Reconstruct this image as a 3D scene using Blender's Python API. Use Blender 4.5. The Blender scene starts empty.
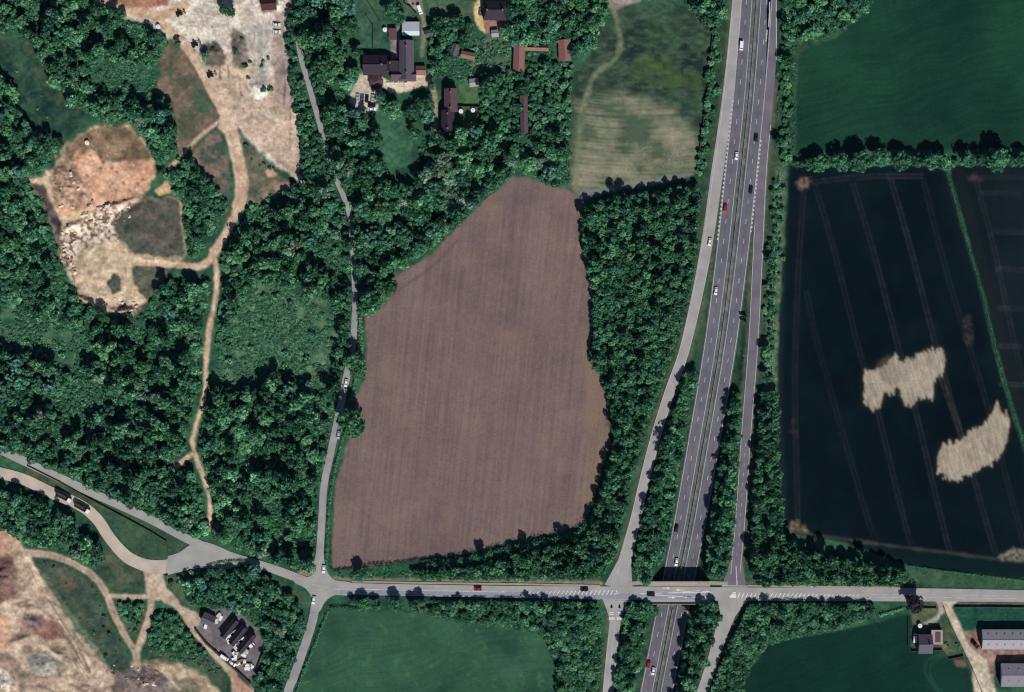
import bpy, bmesh, math, random
import numpy as np
R = math.radians
random.seed(11); rng = np.random.default_rng(11)
sc = bpy.context.scene; COL = sc.collection
S = 0.6                                   # metres per picture pixel
def W(px, py): return ((px-512)*S, (346-py)*S)
# ---------------------------------------------------------------- camera, sky, sun, exposure
CAMH = 1300.0
cam = bpy.data.cameras.new('camera'); co = bpy.data.objects.new('camera', cam); COL.objects.link(co)
co.location = (0, 0, CAMH); co.rotation_euler = (0, 0, 0)
cam.sensor_width = 36; cam.angle = 2*math.atan(512*S/CAMH); cam.clip_start = 1; cam.clip_end = 20000
sc.camera = co
sc.cycles.filter_width = 1.25
SUN_EL, SUN_AZ = 40.0, 160.0              # compass degrees, +Y is north
world = bpy.data.worlds.new('World'); sc.world = world; world.use_nodes = True
wn = world.node_tree; bg = wn.nodes['Background']
sky = wn.nodes.new('ShaderNodeTexSky'); sky.sky_type = 'NISHITA'; sky.sun_disc = False
sky.sun_elevation = R(SUN_EL); sky.sun_rotation = R(SUN_AZ); sky.dust_density = 0.6; sky.ozone_density = 5.0
wn.links.new(sky.outputs[0], bg.inputs[0]); bg.inputs[1].default_value = 0.05
sl = bpy.data.lights.new('sun', 'SUN'); sl.energy = 5.0; sl.angle = R(0.6); sl.color = (1.0, 0.955, 0.89)
so = bpy.data.objects.new('sun', sl); COL.objects.link(so); so.rotation_euler = (R(90-SUN_EL), 0, R(180-SUN_AZ))
so.location = (100, -400, 400)
vs = sc.view_settings; vs.view_transform = 'Standard'; vs.look = 'None'; vs.exposure = -0.06; vs.gamma = 1.0; vs.use_curve_mapping = False
KC = (1.00, 0.98, 0.98)                   # light level on flat ground, used to turn seen colours into base colours
# ---------------------------------------------------------------- helpers: colours, materials
def lin(c):
    c = np.asarray(c, float)/255.0
    return np.where(c <= 0.04045, c/12.92, ((c+0.055)/1.055)**2.4)
def alb(c): return tuple(np.clip(lin(c)/np.array(KC), 0, 0.9))
def nd(t, ty, **k):
    n = t.nodes.new(ty)
    for a, b in k.items(): setattr(n, a, b)
    return n
MATS = {}
def mat(name, c, rough=0.85, var=0.12, scale=1.5, metal=0.0, bump=0.0, spec=0.2, rnd=0.0, c2=None, stretch=None):
    """procedural material: noise-varied base colour"""
    if name in MATS: return MATS[name]
    m = bpy.data.materials.new(name); m.use_nodes = True; t = m.node_tree; p = t.nodes['Principled BSDF']
    p.inputs['Roughness'].default_value = rough; p.inputs['Metallic'].default_value = metal
    p.inputs['Specular IOR Level'].default_value = spec
    a = np.array(alb(c)); b = np.array(alb(c2)) if c2 else np.clip(a*(1+2*var), 0, .9); a2 = a if c2 else a*(1-1.6*var)
    tc = nd(t, 'ShaderNodeTexCoord'); nz = nd(t, 'ShaderNodeTexNoise'); nz.inputs['Scale'].default_value = scale; nz.inputs['Detail'].default_value = 4
    if stretch:
        mp = nd(t, 'ShaderNodeMapping'); mp.inputs['Scale'].default_value = stretch
        t.links.new(tc.outputs['Object'], mp.inputs[0]); t.links.new(mp.outputs[0], nz.inputs['Vector'])
    else: t.links.new(tc.outputs['Object'], nz.inputs['Vector'])
    rp = nd(t, 'ShaderNodeValToRGB'); rp.color_ramp.elements[0].position = .3; rp.color_ramp.elements[1].position = .72
    rp.color_ramp.elements[0].color = (*a2, 1); rp.color_ramp.elements[1].color = (*b, 1)
    t.links.new(nz.outputs[0], rp.inputs[0]); out = rp.outputs[0]
    if rnd:
        oi = nd(t, 'ShaderNodeObjectInfo'); mr = nd(t, 'ShaderNodeMapRange'); mr.inputs[3].default_value = 1-rnd; mr.inputs[4].default_value = 1+rnd
        t.links.new(oi.outputs['Random'], mr.inputs[0])
        hs = nd(t, 'ShaderNodeHueSaturation'); t.links.new(mr.outputs[0], hs.inputs['Value']); t.links.new(out, hs.inputs['Color']); out = hs.outputs[0]
    t.links.new(out, p.inputs['Base Color'])
    if bump:
        bp = nd(t, 'ShaderNodeBump'); bp.inputs['Distance'].default_value = bump; bp.inputs['Strength'].default_value = 1
        t.links.new(nz.outputs[0], bp.inputs['Height']); t.links.new(bp.outputs[0], p.inputs['Normal'])
    MATS[name] = m; return m
def leafmat(name, c, c2):
    if name in MATS: return MATS[name]
    m = bpy.data.materials.new(name); m.use_nodes = True; t = m.node_tree; p = t.nodes['Principled BSDF']
    p.inputs['Roughness'].default_value = .8; p.inputs['Specular IOR Level'].default_value = .12
    at = nd(t, 'ShaderNodeAttribute', attribute_name='tone')
    rp = nd(t, 'ShaderNodeValToRGB'); rp.color_ramp.elements[0].color = (*alb(c), 1); rp.color_ramp.elements[1].color = (*alb(c2), 1)
    t.links.new(at.outputs['Fac'], rp.inputs[0])
    oi = nd(t, 'ShaderNodeObjectInfo'); mr = nd(t, 'ShaderNodeMapRange'); mr.inputs[3].default_value = .62; mr.inputs[4].default_value = 1.3
    t.links.new(oi.outputs['Random'], mr.inputs[0])
    m2 = nd(t, 'ShaderNodeMath', operation='FRACT'); m3 = nd(t, 'ShaderNodeMath', operation='MULTIPLY'); m3.inputs[1].default_value = 17.3
    t.links.new(oi.outputs['Random'], m3.inputs[0]); t.links.new(m3.outputs[0], m2.inputs[0])
    mh = nd(t, 'ShaderNodeMapRange'); mh.inputs[3].default_value = .485; mh.inputs[4].default_value = .525
    t.links.new(m2.outputs[0], mh.inputs[0])
    hs = nd(t, 'ShaderNodeHueSaturation'); t.links.new(mr.outputs[0], hs.inputs['Value']); t.links.new(mh.outputs[0], hs.inputs['Hue'])
    t.links.new(rp.outputs[0], hs.inputs['Color']); t.links.new(hs.outputs[0], p.inputs['Base Color'])
    tl = nd(t, 'ShaderNodeBsdfTranslucent'); ms = nd(t, 'ShaderNodeMixShader'); ms.inputs[0].default_value = .22; t.links.new(hs.outputs[0], tl.inputs[0])
    t.links.new(p.outputs[0], ms.inputs[1]); t.links.new(tl.outputs[0], ms.inputs[2]); t.links.new(ms.outputs[0], t.nodes['Material Output'].inputs[0])
    MATS[name] = m; return m
# ---------------------------------------------------------------- helpers: numpy noise on the plane
def vnoise(x, y, seed):
    xi = np.floor(x).astype(np.int64); yi = np.floor(y).astype(np.int64); fx = x-xi; fy = y-yi
    fx = fx*fx*(3-2*fx); fy = fy*fy*(3-2*fy)
    def h(a, b):
        n = (a*374761393 + b*668265263 + seed*1442695041) & 0xffffffff
        n = ((n ^ (n >> 13))*1274126177) & 0xffffffff
        n = n ^ (n >> 16)
        return (n & 0xffff)/65535.0
    return (h(xi, yi)*(1-fx)+h(xi+1, yi)*fx)*(1-fy)+(h(xi, yi+1)*(1-fx)+h(xi+1, yi+1)*fx)*fy
def fbm(x, y, seed, sc_=20., octv=4):
    v = 0; a = 1; s = 0
    for o in range(octv):
        v = v+a*vnoise(x/sc_*2**o+o*7.3, y/sc_*2**o+o*3.1, seed+o); s += a; a *= .55
    return v/s
# ---------------------------------------------------------------- the painted, shaped ground grid (picture pixels = 0.6 m)
STEP = 1.0
gx = np.concatenate([[-6500, -3000, -1200, -400, -160], np.arange(-60, 1085, STEP), [1190, 1450, 2200, 4000, 7500]])
gy = np.concatenate([[-6800, -3300, -1300, -500, -180], np.arange(-60, 753, STEP), [860, 1200, 2000, 4000, 7200]])
X, Y = np.meshgrid(gx, gy); NYg, NXg = X.shape
def inside(poly, x, y):
    r = np.zeros(x.shape, bool); p = poly; n = len(p)
    for i in range(n):
        x1, y1 = p[i]; x2, y2 = p[(i+1) % n]
        if y1 == y2: continue
        c = ((y1 > y) != (y2 > y)) & (x < (x2-x1)*(y-y1)/(y2-y1)+x1)
        r ^= c
    return r
def polydist(pts, x, y):
    d = np.full(x.shape, 1e9)
    for (x1, y1), (x2, y2) in zip(pts[:-1], pts[1:]):
        dx, dy = x2-x1, y2-y1; L = dx*dx+dy*dy+1e-9
        t = np.clip(((x-x1)*dx+(y-y1)*dy)/L, 0, 1)
        d = np.minimum(d, np.hypot(x-x1-t*dx, y-y1-t*dy))
    return d
def smooth_line(pts, n=6):
    P = [np.array(p, float) for p in pts]; P = [2*P[0]-P[1]]+P+[2*P[-1]-P[-2]]; out = []
    for i in range(1, len(P)-2):
        for k in range(n):
            t = k/n; a, b, c, d = P[i-1], P[i], P[i+1], P[i+2]
            out.append(tuple(.5*((2*b)+(-a+c)*t+(2*a-5*b+4*c-d)*t*t+(-a+3*b-3*c+d)*t**3)))
    out.append(tuple(P[-2])); return out
def blur(m, n):
    for _ in range(n):
        q = m.copy(); q[1:-1] = (m[:-2]+2*m[1:-1]+m[2:])/4; m = q.copy(); m[:, 1:-1] = (q[:, :-2]+2*q[:, 1:-1]+q[:, 2:])/4
    return m
def crop(pts, mg):
    a = np.array(pts); x0, y0 = a.min(0)-mg; x1, y1 = a.max(0)+mg
    i0 = np.searchsorted(gy, y0); i1 = np.searchsorted(gy, y1); j0 = np.searchsorted(gx, x0); j1 = np.searchsorted(gx, x1)
    return slice(max(i0-1, 0), min(i1+1, NYg)), slice(max(j0-1, 0), min(j1+1, NXg))
def pmask(poly, feather=1, wob=1.2, wsc=7., seed=1):
    s = crop(poly, 8+wob); x = X[s]; y = Y[s]; m = np.zeros(X.shape, np.float32)
    wx = (fbm(x, y, seed+50, wsc, 3)-.5)*2*wob*1.6; wy = (fbm(x, y, seed+90, wsc, 3)-.5)*2*wob*1.6
    m[s] = blur(inside(poly, x+wx, y+wy).astype(np.float32), feather); return m
def lmask(pts, w, feather=1, wob=.5, wsc=9., seed=3, sm=True):
    if sm: pts = smooth_line(pts)
    s = crop(pts, w+8); x = X[s]; y = Y[s]; m = np.zeros(X.shape, np.float32)
    d = polydist(pts, x, y)+(fbm(x, y, seed, wsc, 3)-.5)*2*wob*1.6
    m[s] = blur(np.clip(w/2-d+.5, 0, 1).astype(np.float32), feather); return m
C = np.zeros(X.shape+(3,), np.float32)
def tint(c, c2, n):                       # mix of two seen colours by a 0..1 field
    a = lin(c); b = lin(c2); n = np.clip(n, 0, 1)[..., None]; return a*(1-n)+b*n
def lay(m, c, c2=None, sc_=14., seed=5, k=1.6, field=None):
    global C
    if c2 is None: col = lin(c)
    else:
        n = field if field is not None else (fbm(X, Y, seed, sc_, 4)-.5)*k+.5
        col = tint(c, c2, n)
    C = C*(1-m[..., None])+col*m[..., None]
Hh = np.zeros(X.shape)
# median line of the dual carriageway
MY = [-4000, -60, 0, 86, 173, 260, 346, 432, 519, 605, 692, 752, 5000]
MX = [1056, 761, 756.5, 750, 741, 731.5, 720.5, 706.5, 691.5, 674.5, 657.5, 645.5, -300]
from_y = lambda y: np.interp(y, MY, MX)
med_pts = smooth_line([(from_y(y), y) for y in (-120, -60, 0, 86, 173, 260, 346, 432, 519, 605, 692, 752, 830)], 10)
_my = np.array([p[1] for p in med_pts]); _mx = np.array([p[0] for p in med_pts])
medx = lambda y: np.interp(y, _my, _mx)
DEPTH = 6.2
def sm(a, b, v): t = np.clip((v-a)/(b-a), 0, 1); return t*t*(3-2*t)
Hcut = -DEPTH*sm(230, 520, Y)*(1-sm(17, 31, np.abs(X-medx(Y))))
Hcut = Hcut*(1-sm(752, 1190, Y))
Hh += Hcut
# ---------------------------------------------------------------- ground colours, from large to small
lay(np.ones(X.shape, np.float32), (34, 72, 56), (54, 100, 72), 14, 2, 2.2)
far = ((X < -61)|(X > 1085)|(Y < -61)|(Y > 753))
FIELDS = {}
LSLIP = [(742, -60), (737.5, 0), (729.5, 86), (718, 173), (704.5, 260), (685.5, 346), (670.5, 389), (657, 432), (645.5, 476), (635.5, 519), (625, 560), (619, 588)]
RSLIP = [(771, 86), (765.5, 130), (761.5, 173), (757.5, 260), (753, 346), (746.3, 432), (740.3, 519), (736.5, 560), (734.5, 588)]
LSLIPS = [(615.5, 596), (615, 620), (611.5, 655), (608, 692), (602, 752)]
RSLIPS = [(733, 597), (727.5, 614), (722, 632), (713, 660), (702.5, 692), (684, 752)]
for pl in (LSLIP, RSLIP, LSLIPS, RSLIPS):       # slip roads run on level benches
    sp = smooth_line(pl); s = crop(sp, 16); x = X[s]; y = Y[s]; d = polydist(sp, x, y)
    ax = np.array(sp); cx = np.interp(y, ax[:, 1], ax[:, 0]); hc = -DEPTH*sm(230, 520, y)*(1-sm(17, 31, np.abs(cx-medx(y))))
    w = 1-sm(6.5, 12, d); w = np.where(np.abs(x-medx(y)) < 18.5, 0, w); Hh[s] = Hh[s]*(1-w)+hc*w
# cutting and verge grass
vg = (np.abs(X-medx(Y)) < 60).astype(np.float32)*((Y > -61)).astype(np.float32)
lay(blur(vg, 4), (34, 66, 52), (52, 84, 60), 9, 21, 2.2)
for pl, side in ((LSLIP, -1), (RSLIP, 1), (LSLIPS, -1), (RSLIPS, 1)):
    lay(lmask(pl, 17, 2, 1.2), (58, 84, 64), (84, 92, 72), 12, 33, 1.8)
medm = lmask(med_pts, 6.5, 1, .1, sm=False); lay(medm, (84, 92, 88), (112, 112, 112), 5, 8, 2.4)

ca, sa = math.cos(R(6)), math.sin(R(6))
U = X*ca+Y*sa; V = -X*sa+Y*ca            # U across the plough lines
# ploughed field
PL = [(512, 176), (527, 178), (552, 185), (581, 194), (584, 203), (583, 235), (588, 268), (593, 293), (592, 328), (590, 346), (592, 362), (601, 376), (606, 401), (611, 441), (603, 465), (593, 501), (585, 519), (579, 526), (562, 530), (512, 540), (463, 554), (406, 561), (366, 566), (332, 569), (332.5, 544), (334, 519), (336, 486), (344, 456), (349, 438), (357, 396), (366, 378), (367, 346), (366, 317), (384, 303), (389, 280), (428, 258), (456, 229), (481, 205)]
fm = pmask(PL, 1, .9)
st = .44*vnoise(U/1.4, V/60, 3)+.14*vnoise(U/4.5, V/160, 4)+.16*fbm(X, Y, 9, 60, 3)+.26*fbm(X, Y, 10, 3, 3)
lay(fm, (111, 93, 92), (132, 112, 109), field=(st-.5)*2.3+.5); FIELDS['ploughed_field'] = fm
lay(fm*.55*np.clip(fbm(X, Y, 88, 26, 4)*2.6-1.35, 0, 1), (146, 120, 108))
lay(fm*.5*np.clip(fbm(X, Y, 188, 40, 4)*2.6-1.4, 0, 1), (88, 74, 84))
edge = np.clip(blur(fm, 14), 0, 1); lay(fm*np.clip(1.15-edge, 0, .5), (132, 112, 100), (104, 92, 86), 8, 14, 2)
lay(fm*lmask([(590, 345), (597, 400), (598, 450), (586, 500)], 16, 10, 4)*.5, (140, 118, 98))
lay(fm*np.clip(lmask([(384, 306), (396, 292), (430, 268), (458, 240)], 3, 1)*.6+lmask([(338, 470), (352, 500), (372, 519), (392, 535)], 2, 1)*.3, 0, 1), (98, 82, 78))
# mown hay field
HF = [(569, 190), (569.5, 150), (570, 100), (573, 75), (592, 52), (594, 32), (606, 10), (614, 4), (640, 9), (668, 2), (690, 8), (712, 30), (707, 95), (700, 140), (697, 174), (660, 184), (630, 188), (600, 194), (584, 200)]
hm = pmask(HF, 1, .8); FIELDS['hay_field'] = hm
lay(hm, (36, 50, 46), (60, 86, 64), 14, 41, 2.4); lay(hm*.5*np.clip(fbm(X*.5, Y, 43, 3.5, 3)*3-1.2, 0, 1), (92, 112, 92)); lay(hm*.5*np.clip(fbm(X*.6, Y, 44, 5, 3)*3-1.3, 0, 1), (26, 38, 42))
rr = np.hypot(X-652, (Y-158)*1.25); tu = .5*vnoise(rr/1.6, np.arctan2(Y-158, X-652)*6, 6)+.5*vnoise(X/2.5, Y/30, 7)
hay = hm*blur((Y > 96+((X-640)/60).clip(0, 1)*26).astype(np.float32), 3)
sweep = hm*pmask([(590, 95), (640, 96), (700, 125), (697, 180), (620, 190), (571, 190), (576, 100)], 22, 5, 20)*(.72+.28*fbm(X, Y, 17, 16, 3))
tu = .6*vnoise((rr+(fbm(X, Y, 13, 30, 3)-.5)*14)/1.05, np.arctan2(Y-158, X-652)*9, 6)+.4*fbm(X, Y, 15, 5, 3)
hy = .6*vnoise(X/26+Y*.02, (Y+(X-640)**2*.0011)/1.5, 19)+.4*fbm(X, Y, 20, 4, 2); cen = np.exp(-((X-655)/30)**2-((Y-158)/16)**2); tu = tu*cen+hy*(1-cen)
lay(sweep*.9, (82, 98, 78), (164, 156, 132), field=(tu-.5)*1.2+.42+(fbm(X, Y, 12, 34, 3)-.5)*2.2)
lay(hm*.55*lmask([(576, 190), (580, 130), (584, 100)], 5, 2, 1.5), (124, 128, 100))
lay(hm*.9*lmask([(612, 4), (618, 25), (620, 48), (612, 62), (595, 75), (587, 95), (580, 130)], 5.5, 2, .8), (84, 100, 78), (130, 132, 110), 5, 9, 2.4)
lay(hm*.5*pmask([(628, 70), (640, 55), (660, 60), (668, 50), (684, 75), (700, 72), (704, 90), (680, 92), (640, 84)], 5, 5, 12), (62, 82, 52), (92, 112, 58), 6, 61, 3)
lay(hm*.5*lmask([(640, 91), (690, 87)], 1.6, 1), (26, 46, 38)); lay(hm*pmask([(650, 152), (662, 151), (664, 158), (652, 159)], 2, 1), (82, 92, 62))
lay(hm*.7*pmask([(575, 192), (620, 184), (690, 172), (697, 176), (584, 204)], 2, 1), (128, 128, 128))
# dark green meadows
TRF = [(796, 152), (797, 100), (800, 55), (815, 46), (836, 38), (856, 22), (872, 0), (880, -60), (1084, -60), (1084, 146), (960, 150), (860, 150)]
tm = pmask(TRF, 1, 1); FIELDS['grass_field'] = tm
u2 = X*.30+Y*.95; v2 = X*.95-Y*.30; sx = .5*vnoise(u2/1.8, v2/40, 71)+.5*vnoise((u2)/5, v2/90, 72)
sy = .6*vnoise((u2+(fbm(X, Y, 77, 60, 2)-.5)*30)/1.2, v2/30, 78)+.4*fbm(X, Y, 79, 3, 2)
lay(tm, (22, 52, 43), (38, 80, 60), field=(sy-.5)*.55+(fbm(X, Y, 73, 120, 4)-.5)*2.0+.5)
BMF = [(331, 611), (345, 609), (416, 613), (456, 622), (512, 629), (539, 634), (550, 650), (557, 669), (558, 752), (270, 752), (299, 692), (318, 640)]
bm_ = pmask(BMF, 1, .8); FIELDS['grass_field.south'] = bm_
lay(bm_, (42, 74, 60), (62, 100, 76), field=(sy-.5)*.8+(fbm(X, Y, 74, 45, 4)-.5)*2.4+.5)
lay(bm_*np.clip(fbm(X, Y, 75, 9, 3)*4-2.75, 0, .5), (74, 120, 70))
BRF = [(742, 752), (742, 690), (748, 674), (768, 644), (790, 639), (843, 630), (880, 622), (905, 614), (911, 616), (911, 648), (942, 650), (962, 655), (976, 692), (985, 752)]
br = pmask(BRF, 1, .6); FIELDS['grass_field.east'] = br
lay(br, (14, 40, 36), (26, 60, 50), field=(sy-.5)*.6+(fbm(X, Y, 76, 80, 4)-.5)*2+.5)
lay(br*(lmask([(942, 653), (928, 660), (925, 672), (932, 684), (950, 705)], 2, 1)+lmask([(946, 654), (932, 663), (930, 674), (938, 688), (956, 705)], 1.5, 1)).clip(0, 1)*.5, (52, 96, 74))
# dark crop fields
DF = [(787, 168), (790, 166), (940, 166), (946, 173), (957, 210), (969, 253), (982, 298), (992, 346), (1002, 383), (1013, 418), (1030, 470), (1084, 600), (1084, 586), (1024, 579), (960, 572), (908, 565), (860, 548), (843, 541), (793, 533), (786, 525), (779, 480), (777, 400), (779, 346), (783, 220)]
dm = pmask(DF, 1, .6); FIELDS['crop_field'] = dm
lay(dm, (8, 19, 27), (14, 28, 35), field=(fbm(X, Y, 81, 60, 5)-.5)*2.4+.5)
DR = [(953, 166), (1084, 164), (1084, 560), (1048, 500), (1028, 450), (1015, 410), (1005, 375), (995, 340), (986, 298), (973, 253), (961, 210), (951, 176)]
dr = pmask(DR, 1, .5); FIELDS['crop_field.east'] = dr
lay(dm*np.clip(1.12-blur(dm, 40), 0, .6), (28, 42, 48)); lay(dm*.35*np.clip(fbm(X, Y, 821, 30, 3)*3-1.5, 0, 1), (20, 42, 42))
lay(dr, (17, 32, 36), (28, 40, 43), field=(fbm(X, Y, 82, 60, 5)-.5)*2.4+.5)
lay(lmask([(944, 164), (952, 190), (963, 230), (977, 275), (989, 320), (999, 360), (1010, 400), (1022, 440), (1046, 500)], 3.4, 1, .7), (24, 52, 46), (42, 74, 60), 4, 11, 2.4); lay(dr*lmask([(958, 170), (978, 250), (1000, 335), (1030, 440)], 12, 4, 1)*.4, (38, 42, 44))
both = np.clip(dm+dr, 0, 1)
lay(dm*.55*blur((((Y-(533+(X-793)*.128)) > -1)).astype(np.float32), 2), (20, 44, 44))
lay(both*.6*lmask([(793, 532), (843, 539), (893, 546), (943, 552), (998, 559), (1040, 562)], 2.5, 2, .8), (92, 86, 84))
lay(dm*.45*lmask([(788, 168), (784, 260), (781, 346), (781, 440), (786, 520)], 5, 2, 1), (36, 48, 54))
def tram(pts, a=.5, gap=3.6, w=.8, c=(66, 68, 74)):
    sp = np.array(smooth_line(pts)); t = np.gradient(sp, axis=0); t /= np.hypot(t[:, 0], t[:, 1])[:, None]; nrm = np.stack([-t[:, 1], t[:, 0]], 1)
    for s_ in (-1, 1):
        q = [tuple(p) for p in sp+nrm*gap/2*s_]
        lay(both*min(1, a*1.25)*lmask(q, w, 1, .25, 4, sm=False)*(.55+.7*fbm(X, Y, 93, 30, 3)), c)
tram([(804, 188), (799, 260), (795.5, 346), (795, 400), (798, 528)]); tram([(806, 290), (818, 346), (845, 441), (868, 520), (876, 540)], .35)
tram([(815, 185), (835, 254), (858, 346), (878, 413), (904, 520), (912, 545)]); tram([(853, 183), (874, 254), (898, 346), (915.5, 411), (944, 530), (950, 552)], .6)
tram([(889, 173), (911, 250), (936, 346), (963, 441), (990, 535), (996, 555)], .65); tram([(923, 180), (946, 270), (969, 346), (988, 408), (1020, 530), (1028, 560)], .4)
tram([(813, 182), (860, 177), (923, 176)], .7); lay(pmask(Z2([(760, 395), (770, 390), (830, 560), (818, 560)], 768, 346), 1, .3)*.7, (96, 86, 80)) if False else None
tram([(974, 173), (994, 248), (1015, 346), (1024, 380), (1045, 450)], .6)
for yy in (177, 193, 232, 269, 308, 346, 384): tram([(974+(yy-173)*.27, yy+1), (1000, yy), (1060, yy+2)], .5, 3)
Z2 = lambda L, ox, oy, k=4.: [(ox+a/k, oy+b/k) for a, b in L]
wh = (.5*vnoise((X*.97-Y*.25)/1.5, (X*.25+Y*.97)/9, 31)+.5*fbm(X, Y, 32, 9, 3)-.5)*2+.5
for P_ in (Z2([(385, 100), (430, 105), (500, 45), (560, 50), (620, 25), (680, 10), (710, 50), (700, 110), (665, 130), (660, 210), (600, 205), (570, 250), (545, 240), (515, 185), (465, 180), (450, 240), (420, 250), (385, 225)], 768, 346),
           Z2([(680, 440), (700, 390), (760, 385), (790, 350), (850, 320), (890, 290), (915, 220), (965, 290), (960, 370), (920, 460), (880, 470), (820, 515), (720, 540), (680, 500)], 768, 346)):
    s = crop(P_, 14); x = X[s]; y = Y[s]; m = np.zeros(X.shape, np.float32)
    o = (vnoise((x*.97-y*.25)/1.5, (x*.25+y*.97)/60, 33)-.5)*9+(fbm(x, y, 34, 6, 3)-.5)*9
    m[s] = blur(inside(P_, x-o*.25, y+o).astype(np.float32), 1)
    lay(blur(m, 14)*.38, (104, 98, 84)); m = m*(.80+.20*np.clip(fbm(X, Y, 37, 3, 2)*2, 0, 1))
    lay(m, (158, 146, 130), (204, 190, 168), field=(wh-.5)*.8+.5)
lay(pmask([(876, 366), (888, 355), (900, 362), (902, 380), (890, 388), (880, 380)], 6, 2)*.35, (120, 108, 98))
for q, c in ((((795, 181), (803, 177), (812, 180), (808, 186), (799, 190)), (150, 128, 118)), (((786, 526), (796, 520), (806, 527), (812, 533), (790, 531)), (142, 128, 104)), (((996, 556), (1012, 549), (1030, 553), (1030, 562), (1005, 560)), (156, 148, 134)), (((962, 320), (970, 314), (974, 345), (966, 348)), (92, 84, 82)), (((789, 430), (795, 418), (797, 440)), (92, 70, 74)), (((964, 178), (974, 173), (984, 180), (974, 182)), (100, 84, 84))):
    lay(pmask(q, 2, 2.6, 3)*(.85 if c[1] > 120 else .4), c, tuple(int(v*.6) for v in c), 3, 7, 2.4)
both_keep = both; both = np.ones(X.shape, np.float32)*.8
tram([(940, 374), (963, 441), (972, 470)], .35, c=(120, 104, 96)); tram([(889, 380), (905, 400)], .3, c=(120, 104, 96)); tram([(992, 425), (1000, 455)], .35, c=(120, 104, 96)); both = both_keep
# grass strip west of the dark field, and the bushy strip beside the east slip road
lay(lmask([(782, 168), (777, 260), (771, 346), (771, 420)], 13, 2, 1.5), (52, 92, 70), (96, 118, 92), 7, 19, 2.2)
# verge along the cross road
lay(lmask([(905, 575), (960, 580), (1084, 590)], 14, 2, .8), (44, 84, 62), (58, 92, 66), 12, 15, 2)
lay(lmask([(330, 580), (400, 581), (520, 583), (600, 583)], 5, 2, .8), (104, 106, 86), (140, 126, 110), 8, 16, 2)
lay(lmask([(745, 585), (800, 586), (900, 588)], 5, 2, .8), (94, 96, 84), (120, 108, 96), 8, 16, 2)
lay(lmask([(960, 602), (1084, 604)], 6, 1, .5), (84, 84, 72), (102, 92, 80), 8, 17, 2)
lay(pmask([(955, 607), (1084, 609), (1084, 625), (990, 624), (968, 630), (960, 640)], 1, .5), (24, 70, 56), (40, 88, 70), 8, 18, 2)
# left: meadow strip, clearings
lay(pmask([(-60, 0), (0, 30), (20, 42), (38, 68), (55, 90), (85, 112), (88, 124), (70, 138), (50, 142), (35, 136), (18, 112), (-60, 40)], 2, 2.5), (26, 54, 49), (56, 88, 68), 10, 22, 2.2)
lay(pmask([(20, 35), (38, 45), (48, 78), (82, 108), (74, 118), (45, 92)], 3, 3), (62, 84, 62), (34, 66, 54), 7, 23, 2.6)
lay(pmask([(85, 75), (100, 58), (150, 60), (152, 90), (120, 100), (95, 98)], 3, 4), (40, 78, 60), (62, 108, 80), 7, 24, 2.4)
lay(pmask([(44, 18), (60, 22), (78, 30), (74, 33), (56, 28)], 2, 1), (98, 106, 84))
C1 = [(-20, 300), (20, 305), (50, 322), (80, 337), (102, 350), (112, 364), (80, 364), (40, 356), (-20, 350)]
C2 = [(232, 318), (250, 290), (262, 280), (295, 292), (330, 300), (344, 320), (338, 352), (334, 384), (305, 382), (280, 372), (255, 385), (235, 392), (216, 385), (220, 345)]
for q, a, b in ((C1, (42, 84, 64), (72, 114, 84)), (C2, (52, 88, 68), (84, 122, 92))): lay(pmask(q, 4, 4), a, b, 7, 25, 2.4)
# gardens, lawns
for q, a, b in (([(352, 0), (386, 0), (386, 56), (362, 56), (358, 30)], (42, 82, 66), (62, 100, 76)), ([(386, 0), (420, 0), (418, 24), (400, 24), (388, 10)], (50, 92, 70), (70, 104, 80)),
                ([(418, 0), (474, 0), (472, 18), (455, 20), (440, 16), (425, 18)], (52, 92, 68), (76, 104, 76)), ([(386, 94), (400, 92), (424, 93), (421, 106), (405, 108), (390, 102)], (38, 88, 62), (48, 98, 66)),
                ([(352, 110), (375, 108), (400, 110), (412, 130), (412, 165), (380, 170), (372, 130)], (42, 88, 66), (62, 110, 82)), ([(458, 84), (480, 86), (480, 126), (460, 125)], (50, 92, 62), (72, 112, 72)),
                ([(474, 40), (510, 36), (520, 75), (500, 88), (478, 84), (468, 60)], (54, 90, 70), (82, 104, 82)), ([(520, 80), (565, 60), (568, 130), (545, 140), (530, 120)], (34, 76, 58), (56, 96, 68)), ([(466, 6), (474, 0), (472, 22)], (60, 90, 70), (80, 100, 76))):
    lay(pmask(q, 1, 1), a, b, 6, 26, 2)
lay(pmask([(365, 66), (364, 76), (374, 79), (390, 92), (406, 92), (432, 84), (429, 76), (420, 74), (390, 82)], 1, .6), (196, 180, 160), (214, 198, 176), 8, 27, 2)
lay(pmask([(358, 76), (372, 68), (382, 88), (378, 110), (362, 112), (348, 103), (350, 95)], 1, .8), (168, 158, 148), (190, 178, 164), 6, 28, 2)
lay(lmask([(419, -6), (420, 8), (424, 24), (422, 55)], 4.5, 1, .4), (112, 124, 100), (132, 134, 112), 6, 29, 2)
lay(pmask([(404, -5), (419, -5), (422, 8), (414, 10), (405, 3)], 1, .4), (146, 132, 124))
lay(lmask([(428, 76), (434, 92), (436, 110), (435, 130)], 4, 1, .5), (150, 140, 120), (172, 158, 136), 6, 29, 2)
lay(pmask([(385, 28), (401, 26), (400, 58), (391, 60), (390, 36)], 1, .5), (146, 138, 130), (118, 112, 108), 4, 29, 2)
lay(pmask([(474, 4), (482, -4), (484, 20), (485, 34), (478, 28), (474, 18)], 1, .5), (204, 180, 130), (190, 166, 122), 4, 29, 2)
lay(pmask([(484, -10), (516, -10), (517, 6), (508, 22), (504, 30), (505, 8), (485, 2)], 1, .5), (140, 128, 124), (122, 112, 112), 4, 29, 2)
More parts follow.
